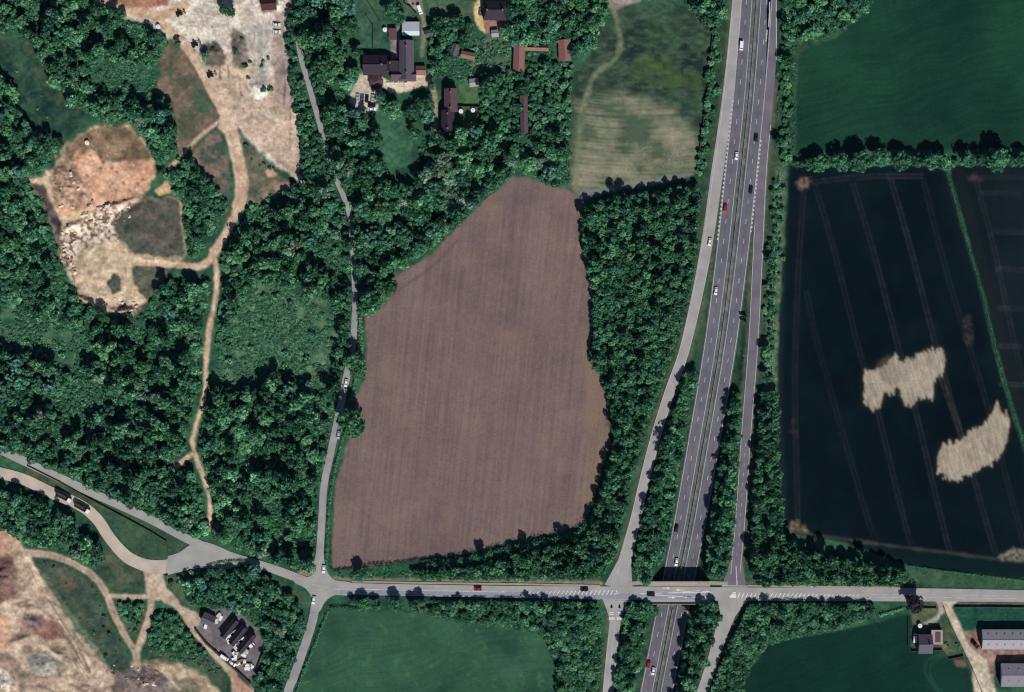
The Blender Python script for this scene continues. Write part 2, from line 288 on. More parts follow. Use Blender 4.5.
lay(pmask([(483, 20), (506, 20), (504, 30), (494, 28), (487, 34)], 1, .4), (142, 106, 98))
lay(lmask([(488, 34), (488, 60)], 1.5, 1, .4)*.6, (104, 108, 100)); lay(pmask([(465, 124), (478, 122), (480, 134), (462, 134)], 1, .8), (138, 112, 92))
lay(pmask([(590, -8), (640, -8), (642, 2), (626, 5), (618, 10), (608, 8), (598, 2)], 1, .8), (150, 138, 128), (126, 118, 112), 5, 30, 2)
lay(pmask([(400, 108), (412, 122), (412, 130)], 1, .5), (104, 104, 80)); 
# quarry, north
QN = [(84, -60), (88, -2), (110, 10), (128, 18), (160, 30), (170, 38), (182, 42), (196, 56), (210, 78), (224, 108), (232, 120), (250, 140), (275, 165), (308, 187), (300, 172), (300, 120), (292, 92), (287, 50), (287, -60)]
qn = pmask(QN, 3, 3.2, 6); FIELDS['quarry_floor'] = qn
cr = np.minimum(np.abs(fbm(X, Y, 120, 7, 2)-.5), np.abs(fbm(X, Y, 130, 5, 2)-.52))*14
lay(qn, (178, 164, 152), (220, 208, 194), field=np.clip(cr, 0, 1)*.55+fbm(X, Y, 44, 16, 4)*.5)
lay(qn*pmask([(78, -20), (175, -20), (168, 6), (135, 10), (118, 9), (96, -2)], 2, 1.2), (150, 104, 88), (186, 138, 116), 12, 45, 2)
lay(qn*lmask([(90, -8), (112, 6), (135, 12), (165, 14), (185, 6)], 9, 3, 1.5), (192, 158, 130))
lay(qn*pmask([(200, 50), (240, 58), (292, 95), (300, 120), (300, 172), (312, 190), (262, 150), (225, 112)], 3, 3), (178, 156, 138), (196, 172, 152), 22, 46, 2)
lay(qn*pmask([(206, 44), (216, 40), (226, 55), (224, 66), (205, 66), (199, 54)], 2, 1.5), (94, 84, 84), (112, 108, 92), 6, 47, 2.5)
lay(qn*pmask([(232, 28), (246, 34), (250, 60), (244, 70), (233, 66), (230, 50)], 2, 1.5), (104, 94, 90), (130, 116, 108), 5, 48, 2.5)
lay(qn*pmask([(256, -10), (282, -10), (276, 12), (262, 14)], 2, 1), (60, 44, 44), (96, 84, 84), 5, 49, 2.5)
lay(qn*pmask([(274, 14), (285, 10), (287, 50), (292, 92), (300, 108), (288, 110), (276, 102), (271, 60)], 2, 1), (146, 126, 120), (170, 150, 140), 9, 50, 2)
lay(qn*.8*pmask([(245, 24), (272, 22), (270, 60), (268, 92), (250, 92), (252, 60)], 2, 1), (152, 148, 142), (184, 176, 166), 6, 50, 2)
lay(qn*.8*lmask([(232, 100), (232, 82), (222, 66), (250, 76), (256, 60), (252, 36)], 2.4, 1, .8), (200, 178, 146))
for pts_, w_, c_ in (([(214, 72), (222, 70), (226, 78)], 2, (214, 192, 156)), ([(220, 66), (220, 78)], 1.1, (92, 78, 70)), ([(228, 66), (229, 78)], 1.1, (92, 78, 70)), ([(236, 74), (237, 92)], 2, (206, 176, 140)), ([(240, 78), (241, 96)], 1.2, (110, 92, 80)), ([(248, 84), (266, 84)], 1.6, (120, 118, 108)), ([(248, 78), (250, 88), (262, 90)], 1.6, (206, 196, 180)), ([(256, 30), (257, 60)], 1, (206, 200, 190)), ([(264, 28), (262, 66), (254, 76)], 1.2, (204, 196, 184)), ([(270, 20), (268, 60), (266, 108)], 1, (200, 184, 164)), ([(283, 60), (285, 80), (284, 104)], 1.6, (112, 90, 86)), ([(240, 8), (244, 24), (250, 30)], 1.4, (206, 184, 150)), ([(190, 10), (215, 16)], .8, (150, 142, 134)), ([(180, 24), (214, 30)], .8, (150, 142, 134)), ([(200, 0), (204, 34)], .8, (154, 144, 136))): lay(qn*.8*lmask(pts_, w_, 0, .7), c_)
for q in ([(209, 40), (213, 36), (211, 44)], [(222, 43), (228, 50), (226, 54), (220, 46)], [(254, 86), (268, 94), (262, 100), (248, 96)], [(262, 113), (278, 116), (279, 122), (268, 118)]): lay(qn*pmask(q, 1, .8, 3), (226, 214, 198))
lay(qn*.7*lmask([(268, 114), (270, 118), (290, 122), (293, 105)], 1.6, 1, .4), (214, 188, 158))
# brown scrub beside the haul road and the haul road itself
HS = [(160, 60), (168, 38), (182, 46), (196, 66), (210, 92), (222, 116), (218, 126), (200, 140), (180, 155), (172, 155), (178, 130), (170, 105), (158, 90)]
lay(pmask(HS, 3, 4), (78, 86, 70), (126, 104, 90), 8, 51, 2.6)
lay(pmask([(190, 88), (206, 92), (214, 108), (208, 118), (194, 112)], 3, 2), (58, 90, 70), (78, 98, 76), 8, 52, 2)
lay(pmask([(185, 158), (218, 130), (226, 150), (232, 175), (228, 210), (224, 222), (212, 180), (196, 165)], 2, 2), (66, 82, 72), (124, 104, 94), 7, 53, 3)
lay(pmask([(230, 120), (250, 145), (275, 172), (300, 190), (310, 196), (296, 196), (258, 208), (248, 205), (246, 160), (234, 140)], 2, 1.5), (76, 90, 74), (128, 112, 96), 8, 54, 2.4)
lay(pmask([(266, 170), (272, 167), (276, 175), (268, 178)], 1, 1), (190, 156, 130)); lay(pmask([(272, 180), (290, 184), (296, 194), (276, 192)], 1, 1.5), (148, 120, 104))
HR = [(150, 12), (165, 26), (178, 38), (190, 52), (202, 72), (214, 95), (224, 114), (228, 125), (233, 145), (240, 165), (243, 182), (240, 202), (232, 222), (222, 240), (213, 256)]
hrm = np.maximum(lmask(HR, 8.5, 1, .7), lmask([(226, 112), (236, 128), (240, 136)], 5, 1, .5)*0)
hrm = np.maximum(hrm, lmask([(230, 130), (238, 160), (242, 185), (239, 205)], 13, 1, .8))
hrm = np.maximum(hrm, lmask([(213, 258), (200, 266), (180, 265), (150, 263), (128, 262)], 7, 1, .9)); hrm = np.maximum(hrm, lmask([(212, 250), (216, 265), (217, 280), (215, 300), (210, 325), (207, 350)], 5, 1, .9))
hrm = np.maximum(hrm, pmask([(222, 110), (234, 116), (238, 132), (228, 138), (218, 128)], 1, .8)); hrm = np.maximum(hrm, lmask([(224, 118), (205, 132), (190, 146), (178, 160), (170, 167)], 3.4, 1, .6))
hrm = np.maximum(hrm, lmask([(207, 344), (206, 360), (204, 395), (195, 430), (193, 445), (198, 462), (206, 485), (210, 505), (210, 530)], 4.2, 1, .9)); hrm = np.maximum(hrm, lmask([(194, 452), (184, 460), (176, 468)], 4, 1, 1))
lay(hrm, (180, 152, 130), (212, 184, 160), 8, 55, 2); FIELDS['haul_road'] = hrm
lay(hrm*.5*lmask([(229, 130), (236, 160), (239, 185), (236, 205), (220, 240)], 1.4, 1, .3), (148, 112, 98))
# quarry, west pit
QP = [(62, 150), (70, 142), (84, 134), (105, 124), (130, 126), (142, 138), (150, 152), (156, 162), (150, 185), (140, 198), (132, 200), (180, 200), (184, 228), (188, 255), (176, 262), (140, 258), (132, 265), (135, 280), (148, 292), (146, 304), (136, 316), (118, 314), (98, 310), (80, 300), (70, 280), (60, 255), (58, 236), (48, 215), (38, 195), (28, 184), (48, 170)]
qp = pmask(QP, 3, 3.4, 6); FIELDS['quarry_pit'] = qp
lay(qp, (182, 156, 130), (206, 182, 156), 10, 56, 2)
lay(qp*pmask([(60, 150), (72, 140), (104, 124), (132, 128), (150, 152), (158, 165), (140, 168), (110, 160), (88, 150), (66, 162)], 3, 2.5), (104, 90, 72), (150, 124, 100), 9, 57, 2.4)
lay(qp*pmask([(76, 150), (98, 152), (108, 165), (146, 158), (156, 170), (150, 190), (132, 202), (100, 210), (80, 218), (60, 214), (52, 190), (68, 170)], 3, 2), (192, 144, 116), (216, 174, 146), 13, 58, 2.2)
lay(qp*.9*pmask([(50, 172), (66, 158), (80, 172), (94, 190), (92, 206), (70, 212), (54, 205)], 4, 3), (118, 98, 84), (184, 150, 128), 4.5, 59, 3)
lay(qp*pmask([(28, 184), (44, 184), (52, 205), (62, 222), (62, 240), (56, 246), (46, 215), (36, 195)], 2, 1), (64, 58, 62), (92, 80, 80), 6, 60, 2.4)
lay(qp*pmask([(70, 212), (96, 208), (104, 208), (90, 222), (72, 224)], 2, 1), (214, 184, 142))
lay(qp*pmask([(62, 230), (80, 222), (96, 212), (140, 200), (134, 212), (112, 226), (120, 240), (86, 248), (72, 264), (76, 290), (68, 284), (58, 250)], 2, 1.5), (112, 92, 80), (224, 206, 186), 3.4, 62, 4)
rp_ = np.hypot(X-105, (Y-272)*.9); lay(qp*.45*pmask([(80, 245), (110, 240), (130, 262), (132, 290), (120, 308), (90, 300), (78, 275)], 3, 2), (158, 146, 124), (206, 184, 158), field=(vnoise(rp_/1.6, rp_*0, 64)-.5)*1.6+.5)
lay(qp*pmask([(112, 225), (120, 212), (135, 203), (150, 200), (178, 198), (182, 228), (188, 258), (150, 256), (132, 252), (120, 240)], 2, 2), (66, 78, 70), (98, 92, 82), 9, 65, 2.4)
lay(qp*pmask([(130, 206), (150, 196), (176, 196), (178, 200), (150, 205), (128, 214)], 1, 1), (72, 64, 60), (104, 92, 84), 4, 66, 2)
lay(pmask([(155, 190), (168, 181), (173, 192), (160, 196)], 1, 1), (190, 158, 122))
lay(qp*pmask([(106, 282), (114, 272), (120, 278), (121, 290), (112, 294)], 1, 1), (56, 74, 60), (84, 94, 74), 3, 67, 2)
lay(pmask([(132, 268), (150, 266), (172, 270), (160, 285), (148, 300), (138, 290), (132, 278)], 1, 1), (74, 86, 70), (104, 100, 84), 5, 68, 2)
lay(qp*pmask([(110, 308), (118, 304), (136, 306), (142, 312), (124, 316)], 1, 1), (96, 72, 64), (200, 176, 154), 2.6, 69, 3)
for a, b, r in ((100, 157, 3), (103, 162, 2), (90, 156, 1.5), (112, 168, 1.8), (117, 172, 1.5), (112, 183, 1.3), (124, 184, 1.8), (137, 184, 1.6), (87, 176, 1.5), (101, 168, 1.5), (142, 180, 1.2), (129, 190, 1.5), (116, 190, 1), (86, 246, 2.4)):
    lay(pmask([(a-r, b-r*1.2), (a+r*.8, b-r), (a+r, b+r), (a-r*.6, b+r)], 1, .8, 3)*.85, (96, 64, 54))
# quarry, south-west
QS = [(-60, 520), (0, 526), (14, 530), (22, 545), (30, 554), (40, 570), (56, 598), (68, 620), (82, 636), (100, 655), (112, 672), (130, 665), (150, 660), (172, 662), (200, 672), (222, 692), (225, 752), (-60, 752)]
qs = pmask(QS, 3, 3.4, 6); FIELDS['quarry_floor.south'] = qs
lay(qs, (154, 132, 114), (200, 178, 156), 9, 101, 2.4)
lay(qs*pmask([(-60, 515), (14, 530), (24, 550), (10, 566), (14, 600), (-60, 600)], 4, 2), (170, 136, 118), (190, 154, 134), 8, 102, 2)
lay(qs*pmask([(-60, 610), (10, 616), (12, 650), (-60, 655)], 3, 2), (196, 156, 132))
lay(qs*pmask([(20, 620), (40, 615), (66, 626), (64, 640), (50, 642), (24, 628)], 3, 2), (128, 98, 88), (160, 122, 106), 6, 103, 2)
lay(qs*pmask([(22, 617), (34, 615), (46, 622), (44, 627), (28, 627)], 1, 1.5), (88, 76, 80), (120, 106, 104), 4, 104, 2)
lay(qs*pmask([(28, 655), (48, 650), (62, 662), (58, 672), (36, 676), (28, 668)], 2, 2), (130, 128, 118), (162, 158, 146), 4, 105, 3)
lay(qs*.8*lmask([(-40, 655), (0, 657), (14, 664), (22, 680), (22, 720)], 8, 2, 1), (122, 104, 98), (140, 120, 112), 6, 106, 2)
lay(qs*pmask([(-20, 664), (0, 664), (12, 674), (14, 690), (0, 692)], 2, 1.5), (150, 128, 112), (226, 212, 196), 3, 107, 3.4)
st2 = (X*.86-Y*.5); lay(qs*.7*pmask([(62, 634), (78, 632), (96, 668), (88, 680), (74, 664)], 2, 2), (134, 120, 106), (196, 172, 148), field=(vnoise(st2/1.5, (X*.5+Y*.86)/14, 108)-.5)*2.4+.5)
lay(qs*pmask([(118, 670), (136, 662), (166, 672), (176, 692), (170, 720), (118, 720), (112, 690)], 3, 2.5), (96, 84, 84), (132, 118, 112), 3.5, 109, 3)
lay(qs*lmask([(150, 660), (166, 666), (186, 668), (206, 678), (220, 700)], 9, 2, 1.5), (176, 152, 126), (196, 172, 146), 8, 110, 2)
lay(qs*pmask([(170, 680), (190, 676), (204, 690), (204, 720), (172, 720)], 2, 2), (112, 108, 88), (140, 130, 108), 5, 111, 2)
lay(qs*.8*pmask([(0, 556), (12, 554), (18, 570), (16, 596), (0, 604), (-30, 596), (-30, 560)], 3, 2), (76, 54, 56), (104, 78, 74), 6, 112, 2)
for p_ in ([(36, 684), (50, 690), (60, 696)], [(35, 677), (47, 678)], [(20, 637), (28, 635)], [(56, 646), (66, 650)], [(18, 607), (32, 605)], [(70, 684), (96, 696)], [(46, 650), (62, 657)], [(12, 605), (30, 600)]): lay(qs*.8*lmask(p_, 1.8, 1, .6, sm=False), (92, 76, 68))
lay(qs*.6*np.clip(1-blur(qs, 5)*1.0, 0, .6), (90, 104, 84))
for pts_, w_, c_ in (([(30, 560), (44, 590), (58, 616), (74, 640), (92, 668), (104, 692)], 3, (214, 190, 168)), ([(40, 586), (60, 618), (78, 646), (90, 672)], 1.4, (104, 88, 78)), ([(24, 572), (34, 600), (50, 620), (68, 640), (82, 664)], 1.6, (120, 100, 88)),
    ([(-10, 610), (10, 606), (30, 612), (46, 606)], 2.4, (208, 182, 160)), ([(16, 596), (30, 600), (52, 602), (66, 612)], 1.5, (112, 96, 80)), ([(20, 645), (36, 644), (52, 652), (66, 664), (70, 682)], 2.4, (212, 192, 172)), ([(22, 652), (38, 650), (54, 660), (60, 676)], 1.3, (108, 96, 88)),
    ([(30, 684), (60, 680), (90, 684), (110, 694)], 3, (200, 168, 148)), ([(70, 676), (86, 672), (100, 682)], 1.3, (108, 90, 80)), ([(118, 668), (140, 664), (160, 670), (180, 690)], 2, (206, 184, 160)), ([(-10, 640), (8, 642), (20, 634), (24, 620)], 2, (150, 122, 108))):
    lay(qs*.75*lmask(pts_, w_, 1, 1.0), c_)
# grass between the quarry roads
lay(pmask([(30, 557), (70, 568), (92, 582), (104, 610), (122, 645), (132, 668), (120, 672), (104, 655), (84, 632), (66, 612), (48, 585)], 2, 1), (46, 72, 62), (74, 92, 74), 10, 113, 2.2)
lay(pmask([(56, 566), (76, 580), (80, 590), (64, 590)], 4, 2)*.7, (104, 92, 80)); lay(lmask([(44, 575), (66, 608), (84, 634), (104, 662)], 5, 2, 1)*.8, (90, 114, 90))
lay(pmask([(92, 555), (108, 550), (125, 560), (142, 574), (146, 588), (112, 590), (98, 572)], 2, 1), (38, 72, 58), (80, 92, 70), 8, 114, 2)
lay(pmask([(96, 500), (122, 512), (160, 528), (190, 545), (172, 560), (150, 562), (132, 552), (116, 535), (104, 515)], 1, .5), (40, 74, 58), (58, 90, 66), 14, 115, 2)
lay(pmask([(20, 474), (60, 490), (92, 505), (120, 515), (100, 500), (60, 480), (30, 468)], 1, .5), (44, 70, 52), (72, 90, 66), 8, 116, 2)
lay(pmask([(112, 602), (148, 602), (146, 615), (137, 642), (126, 625)], 1, .5), (40, 74, 58), (84, 96, 74), 6, 117, 2)
lay(pmask([(160, 572), (205, 562), (205, 580), (195, 612), (182, 600), (166, 584)], 1, .5), (56, 88, 62), (76, 98, 72), 8, 117, 2)
lay(pmask([(145, 640), (180, 645), (215, 660), (228, 680), (226, 692), (205, 670), (180, 660), (150, 658)], 2, 1), (70, 68, 62), (62, 88, 66), 8, 118, 2)
lay(pmask([(272, 585), (300, 592), (306, 605), (300, 602), (288, 594)], 1, .3), (60, 88, 66)); lay(pmask([(290, 578), (314, 562), (316, 576), (302, 580)], 2, .5), (150, 128, 106)); lay(pmask([(322, 574), (338, 581), (330, 583), (324, 578)], 1, .3), (110, 116, 88))
TRK = [([(18, 552), (50, 555), (72, 563), (92, 575), (105, 591), (115, 616), (127, 639), (136, 654), (138, 670)], 6.5), ([(108, 595), (130, 597), (152, 596)], 5), ([(152, 570), (152, 590), (150, 612), (143, 635), (137, 652), (137, 668)], 7),
       ([(153, 585), (168, 598), (182, 611), (195, 631), (212, 651), (228, 669), (242, 692), (252, 720)], 6.5), ([(12, 545), (18, 556), (26, 580), (36, 602), (48, 618)], 5)]
tk = np.zeros(X.shape, np.float32)
for p_, w in TRK: tk = np.maximum(tk, lmask(p_, w, 1, .6))
tk = np.maximum(tk, pmask([(144, 572), (162, 572), (166, 586), (180, 602), (176, 608), (160, 600), (150, 602), (146, 592)], 1, .5)); tk = np.maximum(tk, pmask([(182, 606), (196, 612), (206, 620), (206, 640), (196, 634), (188, 622)], 1, .6)); tk = np.maximum(tk, pmask([(230, 658), (256, 692), (262, 730), (236, 730), (232, 690)], 1, .8))
lay(tk, (164, 144, 126), (194, 172, 152), 6, 119, 2); FIELDS['dirt_track'] = tk
lay(tk*.45*lmask(TRK[0][0], 1.6, 1, .3), (136, 112, 98)); lay(pmask([(232, 664), (246, 680), (262, 730), (238, 730)], 2, 1)*.7, (172, 124, 106))
YD = [(203, 617), (212, 608), (228, 607), (240, 612), (252, 622), (266, 640), (257, 672), (250, 682), (228, 664), (206, 640), (196, 630)]
yd = pmask(YD, 1, .4); FIELDS['yard'] = yd; lay(yd, (98, 92, 98), (122, 114, 116), 9, 121, 1.8)
lay(pmask([(234, 664), (248, 680), (252, 690), (238, 676)], 1, .3), (62, 72, 62))
# farm, house plot
fmk = np.maximum(lmask([(944, 600), (950, 612), (962, 638), (974, 662), (985, 692), (994, 730)], 8, 1, .4), pmask([(966, 632), (984, 640), (988, 660), (996, 692), (1002, 730), (978, 730), (972, 668)], 1, .6))
fmk = np.maximum(fmk, pmask([(930, 598), (960, 598), (952, 606), (950, 612), (942, 606)], 1, .4)); FIELDS['farm_track'] = fmk
lay(fmk, (176, 162, 144), (204, 190, 170), 5, 122, 2.4)
lay(pmask([(964, 632), (980, 630), (984, 648), (1084, 650), (1084, 662), (994, 662), (994, 692), (986, 660), (968, 644)], 1, 1), (126, 98, 92), (160, 134, 122), 4, 123, 2.8)
lay(pmask([(912, 600), (934, 600), (938, 606), (936, 622), (928, 622), (915, 628), (911, 620)], 1, .6), (72, 86, 66), (96, 98, 78), 7, 124, 2)
lay(lmask([(940, 602), (941, 612), (934, 620), (926, 624)], 5, 1, .4), (160, 152, 144)); lay(pmask([(941, 612), (950, 630), (962, 655), (946, 658), (942, 650), (914, 651), (912, 630), (920, 624), (940, 626)], 1, .5), (54, 78, 60), (76, 92, 70), 6, 125, 2)
lay(pmask([(954, 660), (966, 660), (966, 668), (956, 666)], 2, 1), (118, 96, 78)); lay(pmask([(940, 646), (944, 642), (950, 648), (948, 656)], 2, 1)*.6, (112, 104, 84))
# soft large-scale variation everywhere, then base colours
rgh = np.clip(1-sum(FIELDS[k] for k in FIELDS if 'field' in k), 0, 1)
C *= (0.93+.14*fbm(X, Y, 140, 70, 3))[..., None]*(1+(fbm(X, Y, 141, 2.4, 3)-.5)*(.16+.62*rgh))[..., None]*(1+(fbm(X, Y, 142, 9, 3)-.5)*(.10+.4*rgh))[..., None]
gn = np.clip((C[..., 1]-np.maximum(C[..., 0], C[..., 2]))/(C[..., 1]+1e-4), 0, 1)*rgh
C[..., 0] *= 1+.45*gn; C[..., 1] *= 1-.14*gn
C *= (1-.10*np.clip(fm+tm+bm_+br*1.5+hm*.8, 0, 1.5)-.26*both)[..., None]
qa = np.clip(qn+qp+qs, 0, 1); n1 = fbm(X, Y, 801, 4.5, 4); n2 = np.abs(fbm(X+.6*Y, Y, 803, 12, 3)-.5)
C *= (1+qa*((n1-.5)*.7+0*n2))[..., None]
sp = (vnoise(X/1.3, Y/1.3, 805) > .93)&(fbm(X, Y, 806, 10, 2) > .52); C = np.where((sp*(qa-hrm*1.0) > .5)[..., None], C*.45, C)
for q_, a_ in ((qs, .55), (qn, .45), (qp, .6)):
    lay(q_*a_*np.clip(fbm(X, Y, 811, 13, 4)*5-3.05, 0, .75), (92, 92, 76), (70, 60, 58), 6, 812, 2.5)
C[far] = lin((42, 78, 58))
ALB = np.clip(C/np.array(KC), 0.003, .85)
# ---------------------------------------------------------------- relief: quarry heaps, faces, rough grass
rough = np.clip(qn*.5+qp*.8+qs*.9, 0, 1)
Hh += rough*(fbm(X, Y, 150, 9, 4)-.5)*1.6
pit = pmask([(66, 232), (100, 214), (130, 214), (124, 240), (132, 258), (180, 262), (150, 290), (146, 304), (118, 310), (90, 302), (74, 282)], 3, 1.5)
Hh -= pit*1.0
def mound(a, b, rx, ry, h, ang=0, rg=.5):
    ca_, sa_ = math.cos(R(ang)), math.sin(R(ang)); u = (X-a)*ca_+(Y-b)*sa_; v = -(X-a)*sa_+(Y-b)*ca_
    g = np.exp(-((u/rx)**2+(v/ry)**2)); return h*g*(1+(fbm(X, Y, int(a), 3.5, 3)-.5)*2*rg)
for q in ((70, 190, 10, 14, 3), (60, 172, 6, 8, 2), (118, 205, 20, 3, 2.2, -18), (78, 225, 12, 4, 2.2, -20), (64, 262, 3, 14, 2.6, -14), (82, 299, 14, 3, 2, 24), (126, 311, 8, 3, 2.5), (86, 155, 4, 5, 1.5), (215, 52, 10, 9, 2.4), (240, 50, 6, 14, 2.4), (270, 4, 9, 7, 5), (292, 130, 2, 26, 1.2),
          (32, 620, 8, 4, 2.4, 20), (44, 665, 12, 6, 1.8), (2, 578, 10, 14, 4), (144, 682, 16, 10, 2.6), (78, 650, 3, 18, 1.6, -28), (60, 655, 12, 3, 1.6, 30), (20, 640, 10, 3, 1.4, -20), (90, 690, 12, 4, 1.5, 30), (62, 600, 2.5, 30, 1.0, -36), (5, 686, 7, 8, 2), (150, 160, 5, 5, 1.5)):
    Hh += mound(*q)
rg = np.clip(1-np.clip(rough+sum(FIELDS[k] for k in FIELDS), 0, 1), 0, 1)
Hh += (fbm(X, Y, 160, 3.0, 3)-.5)*.5*rg*(np.abs(X-medx(Y)) > 24)*(1-np.clip(lmask(LSLIP, 16)+lmask(RSLIP, 16)+lmask(LSLIPS, 16)+lmask(RSLIPS, 16), 0, 1))
Hh += fm*(vnoise(U/1.9, V/80, 3)-.5)*.10
CROSS = [(312, 584), (330, 587.5), (350, 588.5), (420, 590), (512, 591.5), (640, 593), (768, 594), (900, 594.5), (1024, 596), (1090, 598), (1300, 604)]
WEST = [(-80, 412), (-20, 440), (47, 472), (95, 494), (150, 519), (192, 541), (230, 556), (270, 568), (298, 578), (318, 586)]
LANE = [(290, -60), (293, 0), (300, 52), (306, 75), (313, 100), (320, 125), (328, 160), (341, 190), (348, 208), (351, 225), (353, 250), (354, 273), (355, 303), (353, 340), (349, 365), (343, 394), (336, 428), (330, 456), (324, 486), (322, 519), (320, 552), (319, 586)]
SOUTH = [(318, 588), (316, 601), (313, 619), (307, 639), (300, 659), (293, 679), (288, 692), (272, 752)]
QROAD = [(-60, 460), (0, 473), (25, 480), (50, 492), (80, 505), (97, 519), (110, 538), (125, 555), (139, 563), (155, 567), (176, 565), (200, 559), (232, 563)]
flat = np.zeros(X.shape)
for p_, w in ((CROSS, 15), (WEST, 11), (LANE, 8), (SOUTH, 10), (QROAD, 14)):
    flat = np.maximum(flat, lmask(p_, w, 3, 0))
nb = (np.abs(X-medx(Y)) > 32); Hh = np.where(nb, Hh*(1-flat), Hh)
Hh[far] = 0
XM = (X-512)*S; YM = (346-Y)*S
def hgt(px, py):                          # ground height at a picture point
    j = np.clip(np.searchsorted(gx, px)-1, 0, NXg-2); i = np.clip(np.searchsorted(gy, py)-1, 0, NYg-2)
    u = (px-gx[j])/(gx[j+1]-gx[j]); v = (py-gy[i])/(gy[i+1]-gy[i])
    return (Hh[i, j]*(1-u)+Hh[i, j+1]*u)*(1-v)+(Hh[i+1, j]*(1-u)+Hh[i+1, j+1]*u)*v
# ---------------------------------------------------------------- meshes from numpy
def npmesh(name, co_, faces, m, col=None, smooth=False, extra=None):
    me = bpy.data.meshes.new(name); n = len(co_); f = np.asarray(faces, np.int32); k = f.shape[1]
    me.vertices.add(n); me.vertices.foreach_set('co', np.asarray(co_, np.float32).ravel())
    me.loops.add(f.size); me.loops.foreach_set('vertex_index', f.ravel())
    me.polygons.add(len(f)); me.polygons.foreach_set('loop_start', np.arange(0, f.size, k, dtype=np.int32))
    me.polygons.foreach_set('loop_total', np.full(len(f), k, np.int32))
    if smooth: me.polygons.foreach_set('use_smooth', np.ones(len(f), bool))
    if col is not None:
        a = me.attributes.new('paint', 'FLOAT_COLOR', 'POINT'); a.data.foreach_set('color', np.concatenate([col, np.ones((n, 1))], 1).astype(np.float32).ravel())
    if extra is not None:
        a = me.attributes.new('tone', 'FLOAT', 'POINT'); a.data.foreach_set('value', np.asarray(extra, np.float32))
    me.update(calc_edges=True); me.materials.append(m); return me
def link(name, me, parent=None):
    o = bpy.data.objects.new(name, me); COL.objects.link(o)
    if parent: o.parent = parent
    return o
def tag(o, label=None, cat=None, group=None, kind=None):
    if label: o['label'] = label
    if cat: o['category'] = cat
    if group: o['group'] = group
    if kind: o['kind'] = kind
    return o
gm = bpy.data.materials.new('ground_surface'); gm.use_nodes = True; t = gm.node_tree; p = t.nodes['Principled BSDF']
p.inputs['Roughness'].default_value = 1; p.inputs['Specular IOR Level'].default_value = 0
at = nd(t, 'ShaderNodeAttribute', attribute_name='paint'); tc = nd(t, 'ShaderNodeTexCoord')
nz = nd(t, 'ShaderNodeTexNoise'); nz.inputs['Scale'].default_value = .9; nz.inputs['Detail'].default_value = 5; nz.inputs['Roughness'].default_value = .65
t.links.new(tc.outputs['Object'], nz.inputs['Vector'])
mr = nd(t, 'ShaderNodeMapRange'); mr.inputs[1].default_value = .25; mr.inputs[2].default_value = .75; mr.inputs[3].default_value = .78; mr.inputs[4].default_value = 1.22
t.links.new(nz.outputs[0], mr.inputs[0])
mx = nd(t, 'ShaderNodeVectorMath', operation='SCALE'); t.links.new(at.outputs['Color'], mx.inputs[0]); t.links.new(mr.outputs[0], mx.inputs['Scale']); t.links.new(mx.outputs[0], p.inputs['Base Color'])
bp = nd(t, 'ShaderNodeBump'); bp.inputs['Distance'].default_value = .25; bp.inputs['Strength'].default_value = .5; t.links.new(nz.outputs[0], bp.inputs['Height']); t.links.new(bp.outputs[0], p.inputs['Normal'])
def grid_mesh(name, mask=None, dz=0.0):
    idx = np.arange(NYg*NXg).reshape(NYg, NXg)
    q = np.stack([idx[:-1, :-1], idx[1:, :-1], idx[1:, 1:], idx[:-1, 1:]], -1)
    if mask is not None:
        cm = (mask[:-1, :-1]+mask[1:, :-1]+mask[1:, 1:]+mask[:-1, 1:])/4 > .5; q = q[cm]
    q = q.reshape(-1, 4); used, inv = np.unique(q, return_inverse=True); q = inv.reshape(-1, 4)
    co_ = np.stack([XM.ravel()[used], YM.ravel()[used], Hh.ravel()[used]+dz], 1)
    return npmesh(name, co_, q, gm, ALB.reshape(-1, 3)[used], smooth=True)
tag(link('ground', grid_mesh('ground')), kind='structure')
for k, (nm, mk) in enumerate(FIELDS.items()):
    o = link(nm.split('.')[0], grid_mesh(nm, mk, .03+.012*k)); o['kind'] = 'structure'
    o['label'] = {'ploughed_field': 'brown ploughed field with fine furrows in the middle', 'hay_field': 'mown hay field with tan swaths', 'grass_field': 'dark green meadow in the north east', 'grass_field.south': 'green meadow south of the crossroads',
                  'grass_field.east': 'dark green meadow around the farm house', 'crop_field': 'nearly black crop field with tramlines and two bare tan patches', 'crop_field.east': 'dark crop field beyond the thin hedge', 'quarry_floor': 'pale quarry floor in the north west',
                  'haul_road': 'sandy haul road winding through the quarry', 'quarry_pit': 'orange and tan quarry pit', 'quarry_floor.south': 'churned quarry ground in the south west', 'dirt_track': 'dirt tracks around the scrub triangle', 'yard': 'grey surfaced storage yard', 'farm_track': 'pale farm track beside the barns'}[nm]
